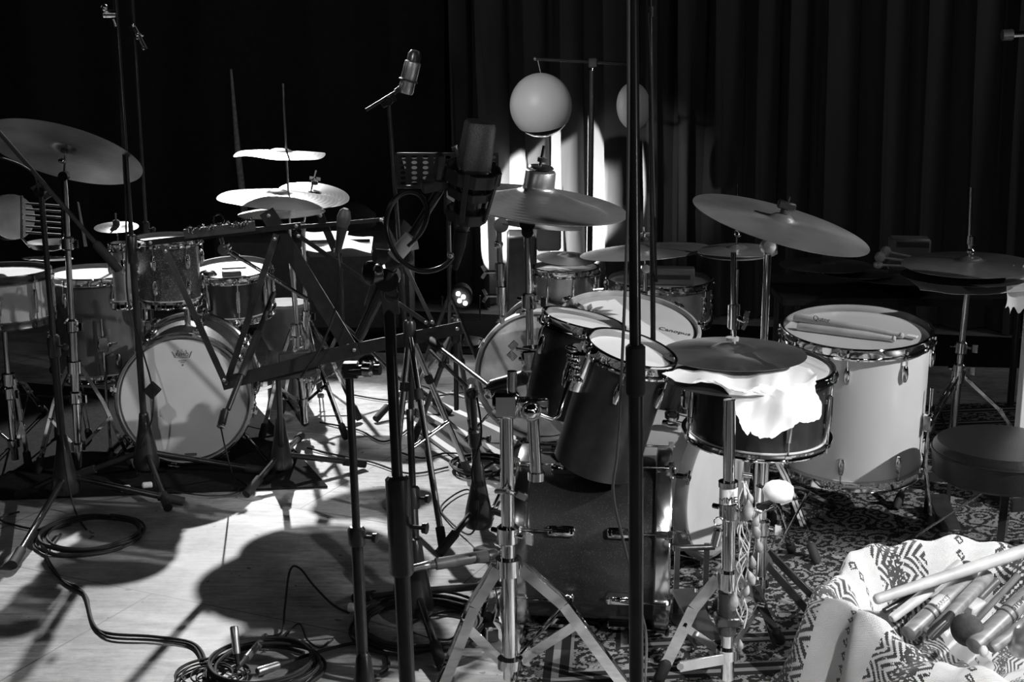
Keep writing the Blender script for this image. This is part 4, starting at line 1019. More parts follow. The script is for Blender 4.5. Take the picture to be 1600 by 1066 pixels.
t = thing('hanging_globe', 'flatter pale round shell hanging at the right end of the crossbar behind the tall pole', 'globe', c-V((0, 0, r)))
MB().lathe([(max(r*math.cos(a), 1e-4), r*.5*math.sin(a)) for a in [math.radians(x) for x in range(-90, 91, 9)]], c, nu, 48).build('shell', 'globe', t)
MB().cyl(c+V((0, 0, r)), P(987, 100, Yg), .0015, seg=6).build('string', 'string', t)
# ------------------------------------------------------------------ centre kit
c, n, R = pose(846, 595, 4.98, 106, .97, 60); c.z = R+.02
bdC = bass_drum('bass_drum', 'far bass drum with a mottled skin head, behind the chrome tom stand', c, V((-.18, -1, 0)).normalized(), R-.012, .34, 'wood_mid', 'calf', 'wood', 8, .5)
# upward bass drum with feather emblem
c, n, R = pose(984, 508, 4.55, 112, .43, 9)
cD, nD, RD = c, n, R
L_ = .34
bdD = bass_drum('bass_drum', 'bass drum tipped up to show its feather-emblem head, behind the two dark toms', c, n, R-.012, L_, 'wood_mid', 'head', 'wood', 10, .3, spur=False)
x, y, _ = basis(n)
xx = (RT-n*RT.dot(n)).normalized(); yy = n.cross(xx)
q = c-xx*.60*R+yy*.22*R+n*.0055
b = MB()
for k in range(9):
    a = math.radians(200-k*24); L2 = .055; o = q+(xx*math.cos(a)*1.5+yy*math.sin(a))*.022; d = xx*math.cos(a)*1.4+yy*math.sin(a); e = n.cross(d).normalized()
    b.add([o-e*.004, o+d*L2*.5-e*.009, o+d*L2, o+d*L2*.5+e*.009, o+e*.004], [(0, 1, 2, 3, 4)])
b.add([q+n*.0004+xx*.018*math.cos(2*PI*k/16)+yy*.016*math.sin(2*PI*k/16) for k in range(16)], [tuple(range(16))])
b.build('feather_emblem', 'ink_grey', bdD); MB().add([q+n*.001+xx*(.008*math.cos(2*PI*k/16)+.004)+yy*.011*math.sin(2*PI*k/16) for k in range(16)], [tuple(range(16))]).build('emblem_face', 'label', bdD)
text('Canopus', .03, c+xx*.62*R-yy*.12*R+n*.006, (xx*.96-yy*.25).normalized(), (yy*.96+xx*.25).normalized(), 'ink_grey', 'lettering', bdD)
for a in (-2.2, -.9, .8, 2.3):
    q = c-n*(L_*.6)+(xx*math.cos(a)+yy*math.sin(a))*(R*.95)
    MB().cyl(q, V((q.x, q.y, .01)), .008).build('cradle_leg', 'black', bdD)
# white bass drum facing right
c, n, R = pose(1116, 775, 3.86, 114, .47, 90)
n = V((abs(n.x), -abs(n.y), 0)).normalized(); c.z = R+.018
nE = n
bass_drum('bass_drum', 'white bass drum turned to the right behind the mottled string of pods', c, n, R-.012, .36, 'white', 'head', 'grey', 8, .4)
cE = c
# near dark bass drum
LB = .355; cB = V((0.036, 3.44, .247)); RB = .228; axB = V((-1, .105, 0)).normalized()
bass_drum('bass_drum', 'near bass drum with dark sparkle shell and chrome hoops, side toward the viewer', cB, axB, RB-.01, LB, 'sparkle', 'head', 'chrome_dull', 8, PI/8, box=True, spur=True)
# two dark toms
c, n, R = pose(910, 510, 3.62, 62, .20, 13)
drum('rack_tom', 'rear dark rack tom, partly behind the longer dark tom', c, n, R, .24, 'tomshell', 'head', 6, .5, hoop_h=.022, open_end=True)
c, n, R = pose(983, 557, 3.26, 68, .33, 17.5)
drum('rack_tom', 'long glossy dark rack tom tilted in front of the near bass drum', c, n, R, .295, 'tomshell', 'head', 6, .35, hoop_h=.024, open_end=True)
cT, nT, RT_ = c, n, R
# ------------------------------------------------------------------ chrome tom stand in the foreground
A, B = P(791, 640, 3.06), P(797, 1050, 3.06); bs = base_of(B, A)
ts = hw_stand('heavy chrome double tom stand in the foreground, legs spread wide', bs, A, [F(690, 1085), F(972, 1078), F(760, 985)], P(795, 885, 3.06).z, P(797, 1035, 3.06).z, 'tom_stand', r=(.018, .0155), split=.55, legw=.034, cat='tom stand')
b = MB(); q = P(790, 632, 3.06); q2 = P(826, 636, 3.1)
b.obox(q, V((1, 0, 0)), V((0, 1, 0)), V((0, 0, 1)), .03, .022, .03, .008).obox(q2, V((1, .2, 0)), V((-.2, 1, 0)), V((0, 0, 1)), .045, .018, .022, .006).cyl(P(800, 612, 3.06), P(800, 580, 3.06), .011)
b.build('clamp_block', 'chrome', ts)
q = P(830, 643, 3.03); MB().ball(q, .019).torus(q, V((.3, -1, 0)), .021, .004).build('ball_joint', 'chrome', ts)
MB().tube([q, P(862, 655, 3.05), P(872, 650, 3.06), P(885, 610, 3.1), P(896, 575, 3.17)], .0058, 10).build('tom_arm', 'chrome', ts)
MB().obox(P(900, 572, 3.2), V((1, 0, 0)), nT, nT.cross(V((1, 0, 0))), .018, .04, .018, .006).lathe([(.03, -.05), (.034, -.02), (.034, .02), (.03, .05)], P(905, 575, 3.22), nT, 20).build('tom_bracket', 'chrome', ts)
b = MB()
for k in range(5): b.torus(P(893+k*2, 545+k*12, 3.14), nT, .012, .0035, 20, 6)
b.build('wing_screws', 'chrome', ts)
MB().cyl(P(833, 650, 3.15), P(838, 745, 3.15), .0135).tube([P(838, 738, 3.15), P(838, 750, 3.15)], .02).build('second_tube', 'chrome', ts)
MB().tube([P(776, 768, 3.06), P(792, 768, 3.0), P(806, 772, 3.04)], .006).obox(P(815, 775, 3.03), V((1, 0, -.5)), V((0, 1, 0)), V((.5, 0, 1)), .012, .004, .008).build('wing_bolt', 'chrome', ts)
# post holding the china cymbal
A, B = P(824, 362, 3.75), P(829, 560, 3.75)
cs = base_of(B, A)
c, n, R = pose(838, 325, 3.75, 143, .20, 7)
c0_, n0_ = c, n
cymbal('china_cymbal', 'polished china cymbal with a tall cup over the far bass drum', c-n*.0, n, R, 'cym', kind='china')
st = hw_stand('chrome stand carrying the polished china cymbal', V((cs.x, 3.78, 0)), A, [F(870, 850), F(800, 800), F(760, 830)], .35, .1, r=(.0145, .0105), split=.62, mid_collars=(.8,), tilt=(c+n*(R*.38), n, .075), cupnut=False)
MB().cyl(P(824, 350, 3.72), P(824, 350, 3.78), .021, seg=24).cyl(P(824, 350, 3.71), P(824, 350, 3.73), .012).build('round_tilter', 'chrome', st)
MB().lathe([(.03, 0), (.034, .003), (.03, .007), (1e-4, .007)], c+n*(R*.42+.004), n, 24).build('top_washer', 'black', st)
q = P(838, 560, 3.68); b = MB().obox(q, V((1, 0, .1)), V((0, 1, 0)), V((-.1, 0, 1)), .04, .03, .032, .008).cyl(P(806, 545, 3.66), P(830, 548, 3.66), .005); b.obox(P(802, 540, 3.66), V((1, 0, 1)), V((0, 1, 0)), V((-1, 0, 1)), .012, .004, .009).obox(P(800, 556, 3.66), V((1, 0, -1)), V((0, 1, 0)), V((1, 0, 1)), .012, .004, .009); b.build('multi_clamp', 'chrome', st)
# second thin post left of it
A = P(779, 356, 4.75); bs = V((A.x, 4.77, 0))
st = thing('tom_post', 'slim chrome post with two wing nuts left of the china cymbal stand', 'stand', (A.x, 4.75, c.z*0+.45))
MB().cyl(P(785, 492, 4.75), P(779, 356, 4.75), .010).build('post', 'chrome', st)
for py in (425, 462):
    b = MB(); q = P(781+(py-425)*.05, py, 4.74); b.tube([q-V((0, 0, .03)), q+V((0, 0, .03))], .017, 16).cyl(q, q-V((.05, 0, 0)), .006); 
    for s_ in (-1, 1): b.obox(q-V((.055, 0, -.012*s_)), V((.5, 0, s_*-.8)), V((0, 1, 0)), V((.8, 0, .5*s_)), .012, .004, .006)
    b.build('clamp', 'chrome', st)
b = MB().cyl(P(783, 352, 4.7), P(783, 352, 4.8), .025, seg=20).ball(P(779, 382, 4.75), .016); b.build('pivot', 'chrome_dull', st)
MB().tube([P(785, 492, 4.75), P(784, 502, 4.80), V((P(784, 502, 4.8).x, 4.86, .52))], .010).build('mount_foot', 'chrome', st)
c, n, R = pose(845, 352, 4.75, 65, .10, 5)
cymbal('splash_cymbal', 'thin dark cymbal below the china cymbal, almost edge on', c, n, R, 'cym_dark', .2, .04)
# back row behind the tipped drum
c, n, R = pose(884, 424, 5.35, 49, .17, 0)
drum('snare_drum', 'silver snare drum in the back row left of the tall poles', c, V((0, 0, 1)), R, .165, 'silver', 'head', 8, .2, longlug=True)
st1 = hw_stand('chrome snare stand under the silver snare in the back row', V((c.x, c.y, 0)), V((c.x, c.y, c.z-.19)), [V((c.x+.2, c.y+.05, 0)), V((c.x-.2, c.y+.05, 0)), V((c.x, c.y+.25, 0))], .22, .08, 'snare_stand', cat='snare stand')
c, n, R = pose(885, 408, 5.3, 47, .24, 3)
cymbal('splash_cymbal', 'small dark cymbal lying above the silver snare in the back row', c+V((0, 0, .01)), n, R, 'cym_dark', .3, .10)
t = thing('equipment_case', 'dark boxy case with a grey end behind the china cymbal stand', 'case', P(833, 470, 5.6))
tag(t, 'dark boxy case with a grey end behind the china cymbal stand', 'case'); q = P(815, 440, 5.6)
MB().box((q.x, 5.62, .35), .12, .2, .70, 0, .01).build('case_body', 'black_matt', t); MB().box((q.x+.10, 5.6, .70), .10, .16, .12, .1, .01).build('end_block', 'grey', t)
c, n, R = pose(1030, 442, 5.35, 80, .15, 1)
drum('snare_drum', 'grey-striped drum with chrome lugs in the back row right of the tall poles', c, V((0, 0, 1)), R, .14, 'silver', 'head', 8, .1)
hw_stand('chrome snare stand under the grey-striped drum in the back row', V((c.x, c.y, 0)), V((c.x, c.y, c.z-.165)), [V((c.x+.25, c.y-.2, 0)), V((c.x-.25, c.y-.2, 0)), V((c.x, c.y+.28, 0))], .25, .08, 'snare_stand', cat='snare stand')
for (px, py, w_, h_, lab) in ((1045, 420, 80, 26, 'pale wooden block resting on the grey-striped drum'), ):
    q = P(px, py, 5.3); q.z = c.z+.006+h_*mpp(q)/2; k = mpp(q); t = thing('wood_block', lab, 'block', q); MB().box(q, w_*k, .07, h_*k, -.1, .004).build('block_body', 'grey', t); MB().box(q-V((.0, .036, 0)), w_*k*.8, .004, h_*k*.25, -.1).build('slot', 'black_matt', t)
c, n, R = pose(1008, 393, 4.95, 102, .13, -4)
cymbal('crash_cymbal', 'wide flat cymbal tilted up to the right behind the tall poles', c, n, R, 'cym', .2, .08)
bs = V((P(1008, 450, 5.0).x, 5.0, 0))
hw_stand('chrome stand carrying the wide flat cymbal behind the tall poles', bs, V((bs.x, 5.0, c.z-.07)), [V((bs.x+.15, 5.1, 0)), V((bs.x-.15, 5.12, 0)), V((bs.x, 5.2, 0))], .2, .08, tilt=(c, n, .09))
# hi-hat pair in the back
c, n, R = pose(1152, 393, 4.7, 62, .22, 0)
cymbal('hi_hat_cymbal', 'upper cymbal of the far hi-hat below the big tilted cymbal', c, n, R, 'cym', .25, .10); 
n2_ = V((0, 0, -1)); cymbal('hi_hat_cymbal', 'lower cymbal of the far hi-hat below the big tilted cymbal', c-V((0, 0, .004)), (n2_-V((0, .05, 0))).normalized(), R, 'cym', .25, .08)
bs = V((c.x, 4.72, 0))
hs = hw_stand('chrome hi-hat stand under the far hi-hat pair', bs, c-V((0, 0, .06)), [V((bs.x+.2, 4.6, 0)), V((bs.x-.15, 4.6, 0)), V((bs.x, 5.0, 0))], .3, .1, 'hi_hat_stand', cat='stand')
MB().cyl(c-V((0, 0, .07)), P(1153, 288, 4.7), .0035, seg=8).lathe([(.008, 0), (.012, .004), (.012, .02), (.007, .03)], c+V((0, 0, .05)), V((0, 0, 1)), 14).build('pull_rod', 'chrome', hs)
# big tilted cymbal
c, n, R = pose(1220, 350, 4.0, 142, .205, 16.5)
cymbal('ride_cymbal', 'big polished ride cymbal sloping down to the right over the snare', c, n, R, 'cym', .15, .05)
A = P(1200, 385, 4.02); bs = V((A.x, 4.02, 0))
rs_ = hw_stand('chrome stand with a round swivel holding the big sloping ride cymbal', bs, A, [V((bs.x+.01, 4.30, 0)), V((bs.x+.14, 3.82, 0)), V((bs.x+.15, 4.14, 0))], .33, .1, split=.6, tilt=(c, n, .075), r=(.015, .011), cupnut=False)
MB().lathe([(1e-4, -.02), (.018, -.018), (.024, -.005), (.025, .005), (.018, .018), (1e-4, .02)], P(1201, 385, 3.97), V((0, -1, .1)), 28).build('round_swivel', 'silver', rs_)
MB().obox(c+n*.055, V((1, 0, -.3)), V((0, 1, 0)), V((.3, 0, 1)), .026, .012, .012, .004).cyl(c+n*.06, c+n*.082, .005).build('top_clamp', 'black', rs_)
c_, n_, R_ = pose(1150, 319, 4.0, 8, .5, 10)
# ------------------------------------------------------------------ hi-hat, snare with tissue
c, n, R = pose(1146, 552, 3.33, 113, .235, 2)
hh_c, hh_n, hh_R = c, n, R
cymbal('hi_hat_cymbal', 'upper dark cymbal of the near hi-hat, over the snare with the white tissue', c, n, R, 'cym_dark', .3, .07)
c6, n6, R6 = pose(1130, 594, 3.20, 96, .25, 5)
cymbal('hi_hat_cymbal', 'lower dark cymbal of the near hi-hat with the tissue stuffed above it', c6, n6, R6, 'cym_dark', .3, .02)
A = P(1146, 560, 3.33); bs = V((A.x, 3.33, 0))
t = thing('hi_hat_rod', 'thick chrome upper tube and clutch standing on the near hi-hat', 'hi-hat rod', A)
MB().cyl(A+V((0, 0, .01)), P(1146, 395, 3.33), .0065, seg=18).build('rod', 'chrome', t)
q = P(1150, 495, 3.33); b = MB().tube([q-V((.004, 0, .03)), q+V((-.004, 0, .03))], .013, 16).obox(q-V((.014, 0, 0)), V((1, 0, 0)), V((0, 1, 0)), V((0, 0, 1)), .005, .008, .028).cyl(q, P(1166, 503, 3.30), .006)
b.bar(P(1160, 515, 3.3), P(1168, 500, 3.3), .009, .004).bar(P(1164, 503, 3.3), P(1168, 486, 3.3), .012, .006); b.build('clutch', 'chrome', t)
MB().lathe([(.016, 0), (.016, .008), (.008, .01)], P(1144, 532, 3.33), V((0, 0, 1)), 20).build('felt_washer', 'felt', t)
c, n, R = pose(1190, 574, 3.42, 108, .31, 3)
sn = drum('snare_drum', 'black snare drum under the dark hi-hat with white tissue hanging over it', c, V((.03, -.05, 1)).normalized(), R, .175, 'black', 'head', 8, .25, longlug=True, hoop_h=.012)
hw_stand('chrome snare stand folded under the black snare with the tissue', V((c.x+.02, c.y, 0)), V((c.x+.02, c.y, c.z-.2)), [F(1236, 868), F(1168, 905), F(1300, 800)], .36, .12, 'snare_stand', cat='snare stand')
b = MB(); q = c-V((R+.015, .02, .07)); b.obox(q, V((1, 0, 0)), V((0, 1, 0)), V((0, 0, 1)), .012, .02, .03, .006); b.build('throw_off', 'chrome', sn)
t = thing('tuning_key', 'small round chrome weight beside the left rim of the black snare', 'clamp', P(1045, 650, 3.3))
MB().tube([P(1060, 648, 3.3), P(1082, 654, 3.3)], .0018, 6).torus(P(1050, 648, 3.3), V((.1, -.5, 1)), .014, .0045, 28, 8).lathe([(.006, -.006), (.018, -.004), (.018, .004), (.006, .006)], P(1050, 650, 3.3), V((.1, -.3, 1)), 20).build('weight_body', 'chrome_dull', t)
# white tissue draped over the snare
G = 46; vs = []; fs = []; outl = [(1035, 588), (1060, 575), (1100, 582), (1150, 578), (1200, 572), (1240, 566), (1262, 572), (1276, 590), (1274, 610), (1284, 632), (1282, 652), (1262, 660), (1246, 657), (1232, 668), (1205, 682), (1186, 684), (1172, 674), (1167, 680), (1156, 662), (1148, 640), (1142, 618), (1128, 606), (1085, 602)]
poly = [(float(a), float(b_)) for a, b_ in outl]
dense = []
for i in range(len(poly)):
    a, b_ = poly[i], poly[(i+1) % len(poly)]
    for j in range(5): dense.append((a[0]+(b_[0]-a[0])*j/5+random.uniform(-1.2, 1.2), a[1]+(b_[1]-a[1])*j/5+random.uniform(-1.2, 1.2)))
cx, cy = 1200, 615; rings = 12; nD_ = len(dense)
def tis(px, py):
    # depth: lies on the lower cymbal above, hangs in front of the snare below
    dd = ray(px, py); kk_ = (c6+n6*.016-EYE).dot(n6)/dd.dot(n6); Y = max(3.085, min(kk_*dd.y, 3.33))
    p = P(px, py, Y); wv = .008*math.sin(px*.07+py*.02)+.004*math.sin(px*.04-py*.07)+.002*math.sin(px*.21+py*.06)
    return p+V((0, -.010+wv, .004+wv*.6 if py < 612 else 0))
for th in (0, .0025):
    for r_ in range(rings+1):
        f = r_/rings
        for (a, b_) in dense:
            p = tis(cx+(a-cx)*f, cy+(b_-cy)*f); vs.append(p+V((0, th, 0)))
for o in (0, (rings+1)*nD_):
    for r_ in range(rings):
        for i in range(nD_): fs.append((o+r_*nD_+i, o+r_*nD_+(i+1) % nD_, o+(r_+1)*nD_+(i+1) % nD_, o+(r_+1)*nD_+i))
o2 = (rings+1)*nD_
for i in range(nD_): a = rings*nD_+i; b_ = rings*nD_+(i+1) % nD_; fs.append((a, b_, o2+b_, o2+a))
tag(MB().add(vs, fs).build('tissue_cloth', 'cloth', None, 70), 'crumpled white tissue hanging over the black snare between the hi-hat cymbals', 'cloth')
# ------------------------------------------------------------------ white floor tom
c, n, R = pose(1338, 522, 4.2, 112, .33, 2)
n = V((-.02, -.10, 1)).normalized()
ft = drum('floor_tom', 'tall white floor tom with drumsticks on its head', c, n, R, .405, 'white', 'head_clear', 8, .45, legs=(-2.75, -.55, 1.4), hoop_h=.026)
top = c+n*.012
def stick(label, a, b_, r=.0075, m='wood', tip=True, grp=None):
    a, b_ = V(a), V(b_); u = (b_-a).normalized(); L = (b_-a).length
    o = MB().lathe([(1e-4, 0), (r*.8, .002), (r, .01), (r, L*.7), (r*.55, L*.95), (r*.5, L*.965), (r*.75, L*.98), (r*.6, L*.995), (1e-4, L)] if tip else [(1e-4, 0), (r*.85, .002), (r, .006), (r, L-.006), (r*.85, L-.002), (1e-4, L)], a, u, 16).build('drumstick', m, None)
    return tag(o, label, 'drumstick', grp)
sA = P(1252, 505, 4.2); 
def on_head(px, py, h):   # point of the tom's head plane under a pixel
    d = ray(px, py); k = (top-EYE).dot(n)/d.dot(n); return EYE+d*k+n*h
s1 = stick('drumstick with small lettering, rear one of the two on the white floor tom', on_head(1240, 498, .004), on_head(1412, 527, .004), .0125)
s2_ = stick('plain drumstick, front one of the two on the white floor tom', on_head(1245, 512, .004), on_head(1400, 532, .004), .0125, 'wood')
q = on_head(1283, 508, .0185); u = (on_head(1412, 527, .004)-on_head(1240, 498, .004)).normalized()
t_ = text('Quter', .022, q, u, (V((0, 0, 1))-u*u.z+V((0, .3, 0))).normalized(), 'ink', 'lettering', s1)
tag(MB().obox(on_head(1425, 527, .003), u, n.cross(u), n, .016, .010, .002).build('tape_strip', 'label'), 'white tape strip on the right side of the floor tom head', 'tape')
# ------------------------------------------------------------------ stool
q = P(1566, 707, 3.86); R = 106*mpp(q); zt = q.z+.03; zb = zt-.105
t = thing('drum_stool', 'round black leather drum stool at the right edge', 'stool', (q.x, q.y, 0))
MB().lathe([(1e-4, zb), (R*.9, zb), (R*.97, zb+.01), (R*.985, zb+.035), (R, zt-.03), (R*.985, zt-.012), (R*.93, zt), (R*.7, zt+.006), (1e-4, zt+.010)], V((q.x, q.y, 0)), V((0, 0, 1)), 64).build('seat', 'leather', t)
MB().torus(V((q.x, q.y, zt-.026)), V((0, 0, 1)), R+.001, .0035, 64, 6).build('seat_piping', 'leather', t)
MB().cyl(V((q.x+.02, q.y, .08)), V((q.x+.02, q.y, zb)), .014).build('threaded_post', 'chrome_dull', t)
b = MB()
for k in range(14): b.torus(V((q.x+.02, q.y, .12+k*.012)), V((0, 0, 1)), .0145, .0022, 18, 5)
b.build('thread', 'darkmetal', t)
for a in (2.6, 4.4, .4):
    d = V((math.cos(a), math.sin(a), 0)); b = MB(); b.bar(V((q.x+.02, q.y, .24))+d*.02, V((q.x, q.y, .02))+d*.24, .022, .006, d.cross(V((0, 0, 1)))); l = b.build('leg', 'chrome_dull', t)
    MB().tube([V((q.x, q.y, .03))+d*.225, V((q.x, q.y, .008))+d*.25], .013).build('rubber_foot', 'rubber', l)
# small black box and pedal between tom and stool
q = F(1470, 815); t = thing('hi_hat_pedal', 'black pedal frame standing on the rug left of the stool', 'pedal', q)
MB().box(q+V((0, 0, .006)), .09, .22, .008, .1).bar(q+V((-.035, .05, 0)), q+V((-.035, .05, .13)), .012, .006).bar(q+V((.035, .05, 0)), q+V((.035, .05, .13)), .012, .006).bar(q+V((-.045, .05, .13)), q+V((.045, .05, .13)), .03, .012).build('frame', 'black', t)
MB().obox(q+V((0, -.03, .04)), V((1, 0, 0)), V((0, 1, .35)), V((0, -.35, 1)), .03, .09, .004).build('footboard', 'darkmetal', t)
# chrome legs of a stand right of the floor tom
A = P(1506, 455, 4.7); bs = V((P(1494, 640, 4.7).x-.01, 4.7, 0))
c7, n7, R7 = pose(1515, 413, 4.7, 103, .2, 2)
rs_ = hw_stand('chrome hi-hat stand at the right, tall rod above its cymbals', bs, c7-V((0, 0, .04)), [F(1400, 800), V((bs.x+.3, 4.6, 0)), V((bs.x, 5.0, 0))], .34, .1, 'hi_hat_stand', cat='stand', r=(.014, .011), mid_collars=(.62,))
MB().cyl(c7-V((0, 0, .05)), P(1518, 293, 4.7), .0045, seg=10).lathe([(.010, 0), (.014, .004), (.014, .012), (.008, .018), (.008, .03), (.013, .034), (.013, .06), (.006, .064)], c7+V((0, 0, .035)), V((0, 0, 1)), 18).build('pull_rod', 'chrome', rs_)
cymbal('hi_hat_cymbal', 'upper cymbal of the right-hand hi-hat under the tall rod', c7, n7, R7, 'cym', .2, .06)
c8, n8, R8 = pose(1505, 428, 4.68, 95, .17, 3)
cymbal('hi_hat_cymbal', 'lower cymbal of the right-hand hi-hat resting in the white paper', c8-V((0, 0, .006)), n8, R8, 'cym_dark', .2, .02)
sheet('wide white paper spread under the right-hand hi-hat', P(1520, 446, 4.66), V((1, 0, .0)), V((0, .98, .12)).normalized(), .20, .09, .010, ragged=.06, name='paper_sheet', cat='paper')
sheet('torn white tissue hanging off the right-hand hi-hat at the frame edge', P(1592, 452, 4.6), V((1, .1, .0)).normalized(), V((.1, .3, 1)).normalized(), .05, .07, .02, 'cloth', ragged=.3, name='torn_tissue', cat='tissue')
# dark cymbal table behind
for (px, py, rx, ra_, lab) in ((1290, 414, 72, .13, 'dim cymbal on the dark table, leftmost at the back right'), (1398, 431, 75, .17, 'dim cymbal on the dark table below the mallets'), (1340, 426, 55, .12, 'dim cymbal on the dark table between two others')):
    c, n, R = pose(px, py, 5.2, rx, ra_, 1); cymbal('crash_cymbal', lab, c, V((0, 0, 1)), R, 'cym_dark', .2, .03)
q = P(1360, 440, 5.25)
t = thing('side_table', 'dark table at the back right carrying dim cymbals and mallets', 'table', (q.x, 5.25, 0))
zt = q.z-.02
MB().box((q.x+.18, 5.3, zt-.02), 1.1, .5, .03).build('tabletop', 'drape', t)
for sx_ in (-.3, .66):
    for sy_ in (-.2, .2): MB().cyl(V((q.x+sx_, 5.3+sy_, .005)), V((q.x+sx_, 5.3+sy_, zt-.03)), .014).build('leg', 'black', t)
q = P(1430, 388, 5.25); t = thing('wooden_box', 'grey wooden box standing behind the mallets', 'box', q); zq = zt-.005
MB().box((q.x, 5.33, (zq+q.z+.03)/2), .15, .09, (q.z+.03-zq), -.15, .008).build('box_body', 'grey', t); MB().box((q.x, 5.284, q.z+.008), .12, .006, .02, -.15).build('slot', 'black_matt', t)
def mallet(label, head, tail, rh, r=.005, hm='felt', sm='wood', grp=None, sq=1.0, name='mallet'):
    head, tail = V(head), V(tail); u = (head-tail).normalized(); t = thing(name, label, 'mallet', tail, grp)
    MB().tube([tail, head], [r, r*.85], 12).build('handle', sm, t); MB().ball(head, rh, u, sq, 22, 12).build('mallet_head', hm, t); return t
mallet('pale round mallet, upper one of the two on the dark table', P(1384, 393, 5.0), P(1425, 402, 5.2), .019)
mallet('pale round mallet, lower one of the two on the dark table', P(1375, 402, 4.95), P(1425, 409, 5.15), .019)
mallet('long pale mallet lying flat at the edge of the dark table', P(1372, 414, 4.95), P(1410, 416, 5.1), .014, sq=2)
t = thing('white_board', 'white upright board at the right edge behind the stool', 'board', (P(1600, 560, 4.3).x+.05, 4.3, 0))
MB().box((P(1590, 560, 4.3).x+.06, 4.3, .5), .10, .03, 1.0, .2).build('board', 'white', t); MB().box((P(1590, 560, 4.3).x+.06, 4.36, .03), .16, .2, .05, .2).build('foot', 'black', t)
t = thing('microphone_boom', 'end of a chrome boom arm entering at the upper right edge', 'microphone boom', P(1600, 54, 3.2))
MB().cyl(P(1580, 54, 3.2), V((2.1, 3.2, P(1700, 44, 3.2).z+.04)), .007).build('tube', 'chrome', t); MB().cyl(V((2.1, 3.2, .02)), V((2.1, 3.2, P(1700, 44, 3.2).z+.05)), .011).lathe([(.13, 0), (.13, .012), (.02, .02)], V((2.1, 3.2, .01)), V((0, 0, 1)), 32).build('pole', 'black', t); MB().cyl(P(1566, 55, 3.2), P(1582, 54, 3.2), .012).build('end_cap', 'darkmetal', t)
# ------------------------------------------------------------------ tall poles in front
A, B = P(988, -40, 2.25), P(992, 1060, 2.25); bs = base_of(B, A)
t = thing('microphone_stand', 'tall thick black pole with a rubber sleeve running top to bottom right of centre', 'microphone stand', bs)
tripod_flat(t, bs, [V((bs.x+.3, bs.y-.2, 0)), V((bs.x-.3, bs.y-.15, 0)), V((bs.x, bs.y+.0-.35, 0))])
mid = P(993, 590, 2.25); ax_ = (A-bs).normalized()
MB().cyl(bs+V((0, 0, .1)), mid, .0125, seg=20).build('lower_pole', 'black', t); MB().cyl(mid, A, .0095, seg=20).build('upper_pole', 'black', t)
MB().tube([mid-ax_*.03, mid-ax_*.026, mid+ax_*.052, mid+ax_*.056], [.0135, .0165, .0165, .012], 20).build('sleeve', 'rubber', t)
cable('grey cable running down along the tall thick pole', [P(982, -30, 2.22), P(981, 300, 2.22), P(974, 520, 2.22), P(965, 700, 2.3), P(958, 770, 2.35), P(975, 850, 2.35), P(1000, 950, 2.35), P(1010, 1000, 2.4), F(1008, 1066, .01)], .0026, 'grey')
b_ = F(1040, 640, 0); A = P(1016, -40, 3.9); 
bs = V((P(1030, 500, 4.2).x, 4.2, 0))
t = mic_stand('second tall pole with a taped cable just right of the thick one', bs, P(1016, -60, 4.1), [V((bs.x+.1, 4.3, 0)), V((bs.x-.1, 4.3, 0)), V((bs.x, 4.1, 0))], rs=(.010, .008), split=.3, hub=False)
cable('cable taped along the second tall pole', [P(1012, 20, 4.02), P(1017, 120, 4.02), P(1020, 250, 4.05), P(1024, 400, 4.1), P(1026, 440, 4.15)], .004)
MB().cyl(P(1017, 10, 4.05), P(1017, 26, 4.05), .014).build('tape', 'darkmetal', t)
# ------------------------------------------------------------------ chrome hi-hat stand in front with label and strings
A, B = P(1140, 625, 3.02), P(1136, 1050, 3.02); bs = base_of(B, A)
zc, zl = P(1136, 905, 3.02).z, P(1136, 1020, 3.02).z
js = hw_stand('chrome hi-hat stand in front of the snare, white labelled collar and bright legs', bs, A, [F(1030, 1072), F(1218, 1012), F(1120, 960)], zc, zl, 'hi_hat_stand', cat='stand', r=(.0155, .0135), split=.62, legw=.03, strip=False)
qc = P(1138, 775, 3.02); MB().tube([qc-V((0, 0, .024)), qc-V((0, 0, .02)), qc+V((0, 0, .02)), qc+V((0, 0, .024))], [.016, .0205, .0205, .016], 24).build('label_collar', 'label', js)
text('DREMMER'[3:] if False else 'MMER', .021, qc-V((-.003, .0208, .004)), V((1, 0, .06)), V((-.06, 0, 1)), 'ink', 'lettering', js)
MB().tube([P(1138, 752, 3.02), P(1138, 760, 3.02)], .0225, 24).cyl(P(1160, 742, 3.0), P(1174, 744, 3.0), .006).build('upper_collar', 'chrome', js)
MB().tube([P(1136, 925, 3.02), P(1136, 990, 3.02)], .021, 20).obox(P(1136, 968, 3.02), V((1, 0, 0)), V((0, 1, 0)), V((0, 0, 1)), .028, .024, .012, .004).build('lower_housing', 'darkmetal', js)
MB().bar(P(1062, 1042, 2.98), P(1132, 1030, 3.0), .026, .005, V((0, 0, 1))).cyl(P(1063, 1042, 2.96), P(1063, 1042, 3.0), .008).build('brace_arm', 'silver', js)
MB().lathe([(.006, -.022), (.011, -.018), (.011, .018), (.006, .022)], P(1120, 840, 2.98), V((.2, 0, 1)), 14).torus(P(1123, 815, 2.98), V((0, -1, 0)), .010, .0016).build('spring_bolt', 'chrome', js)
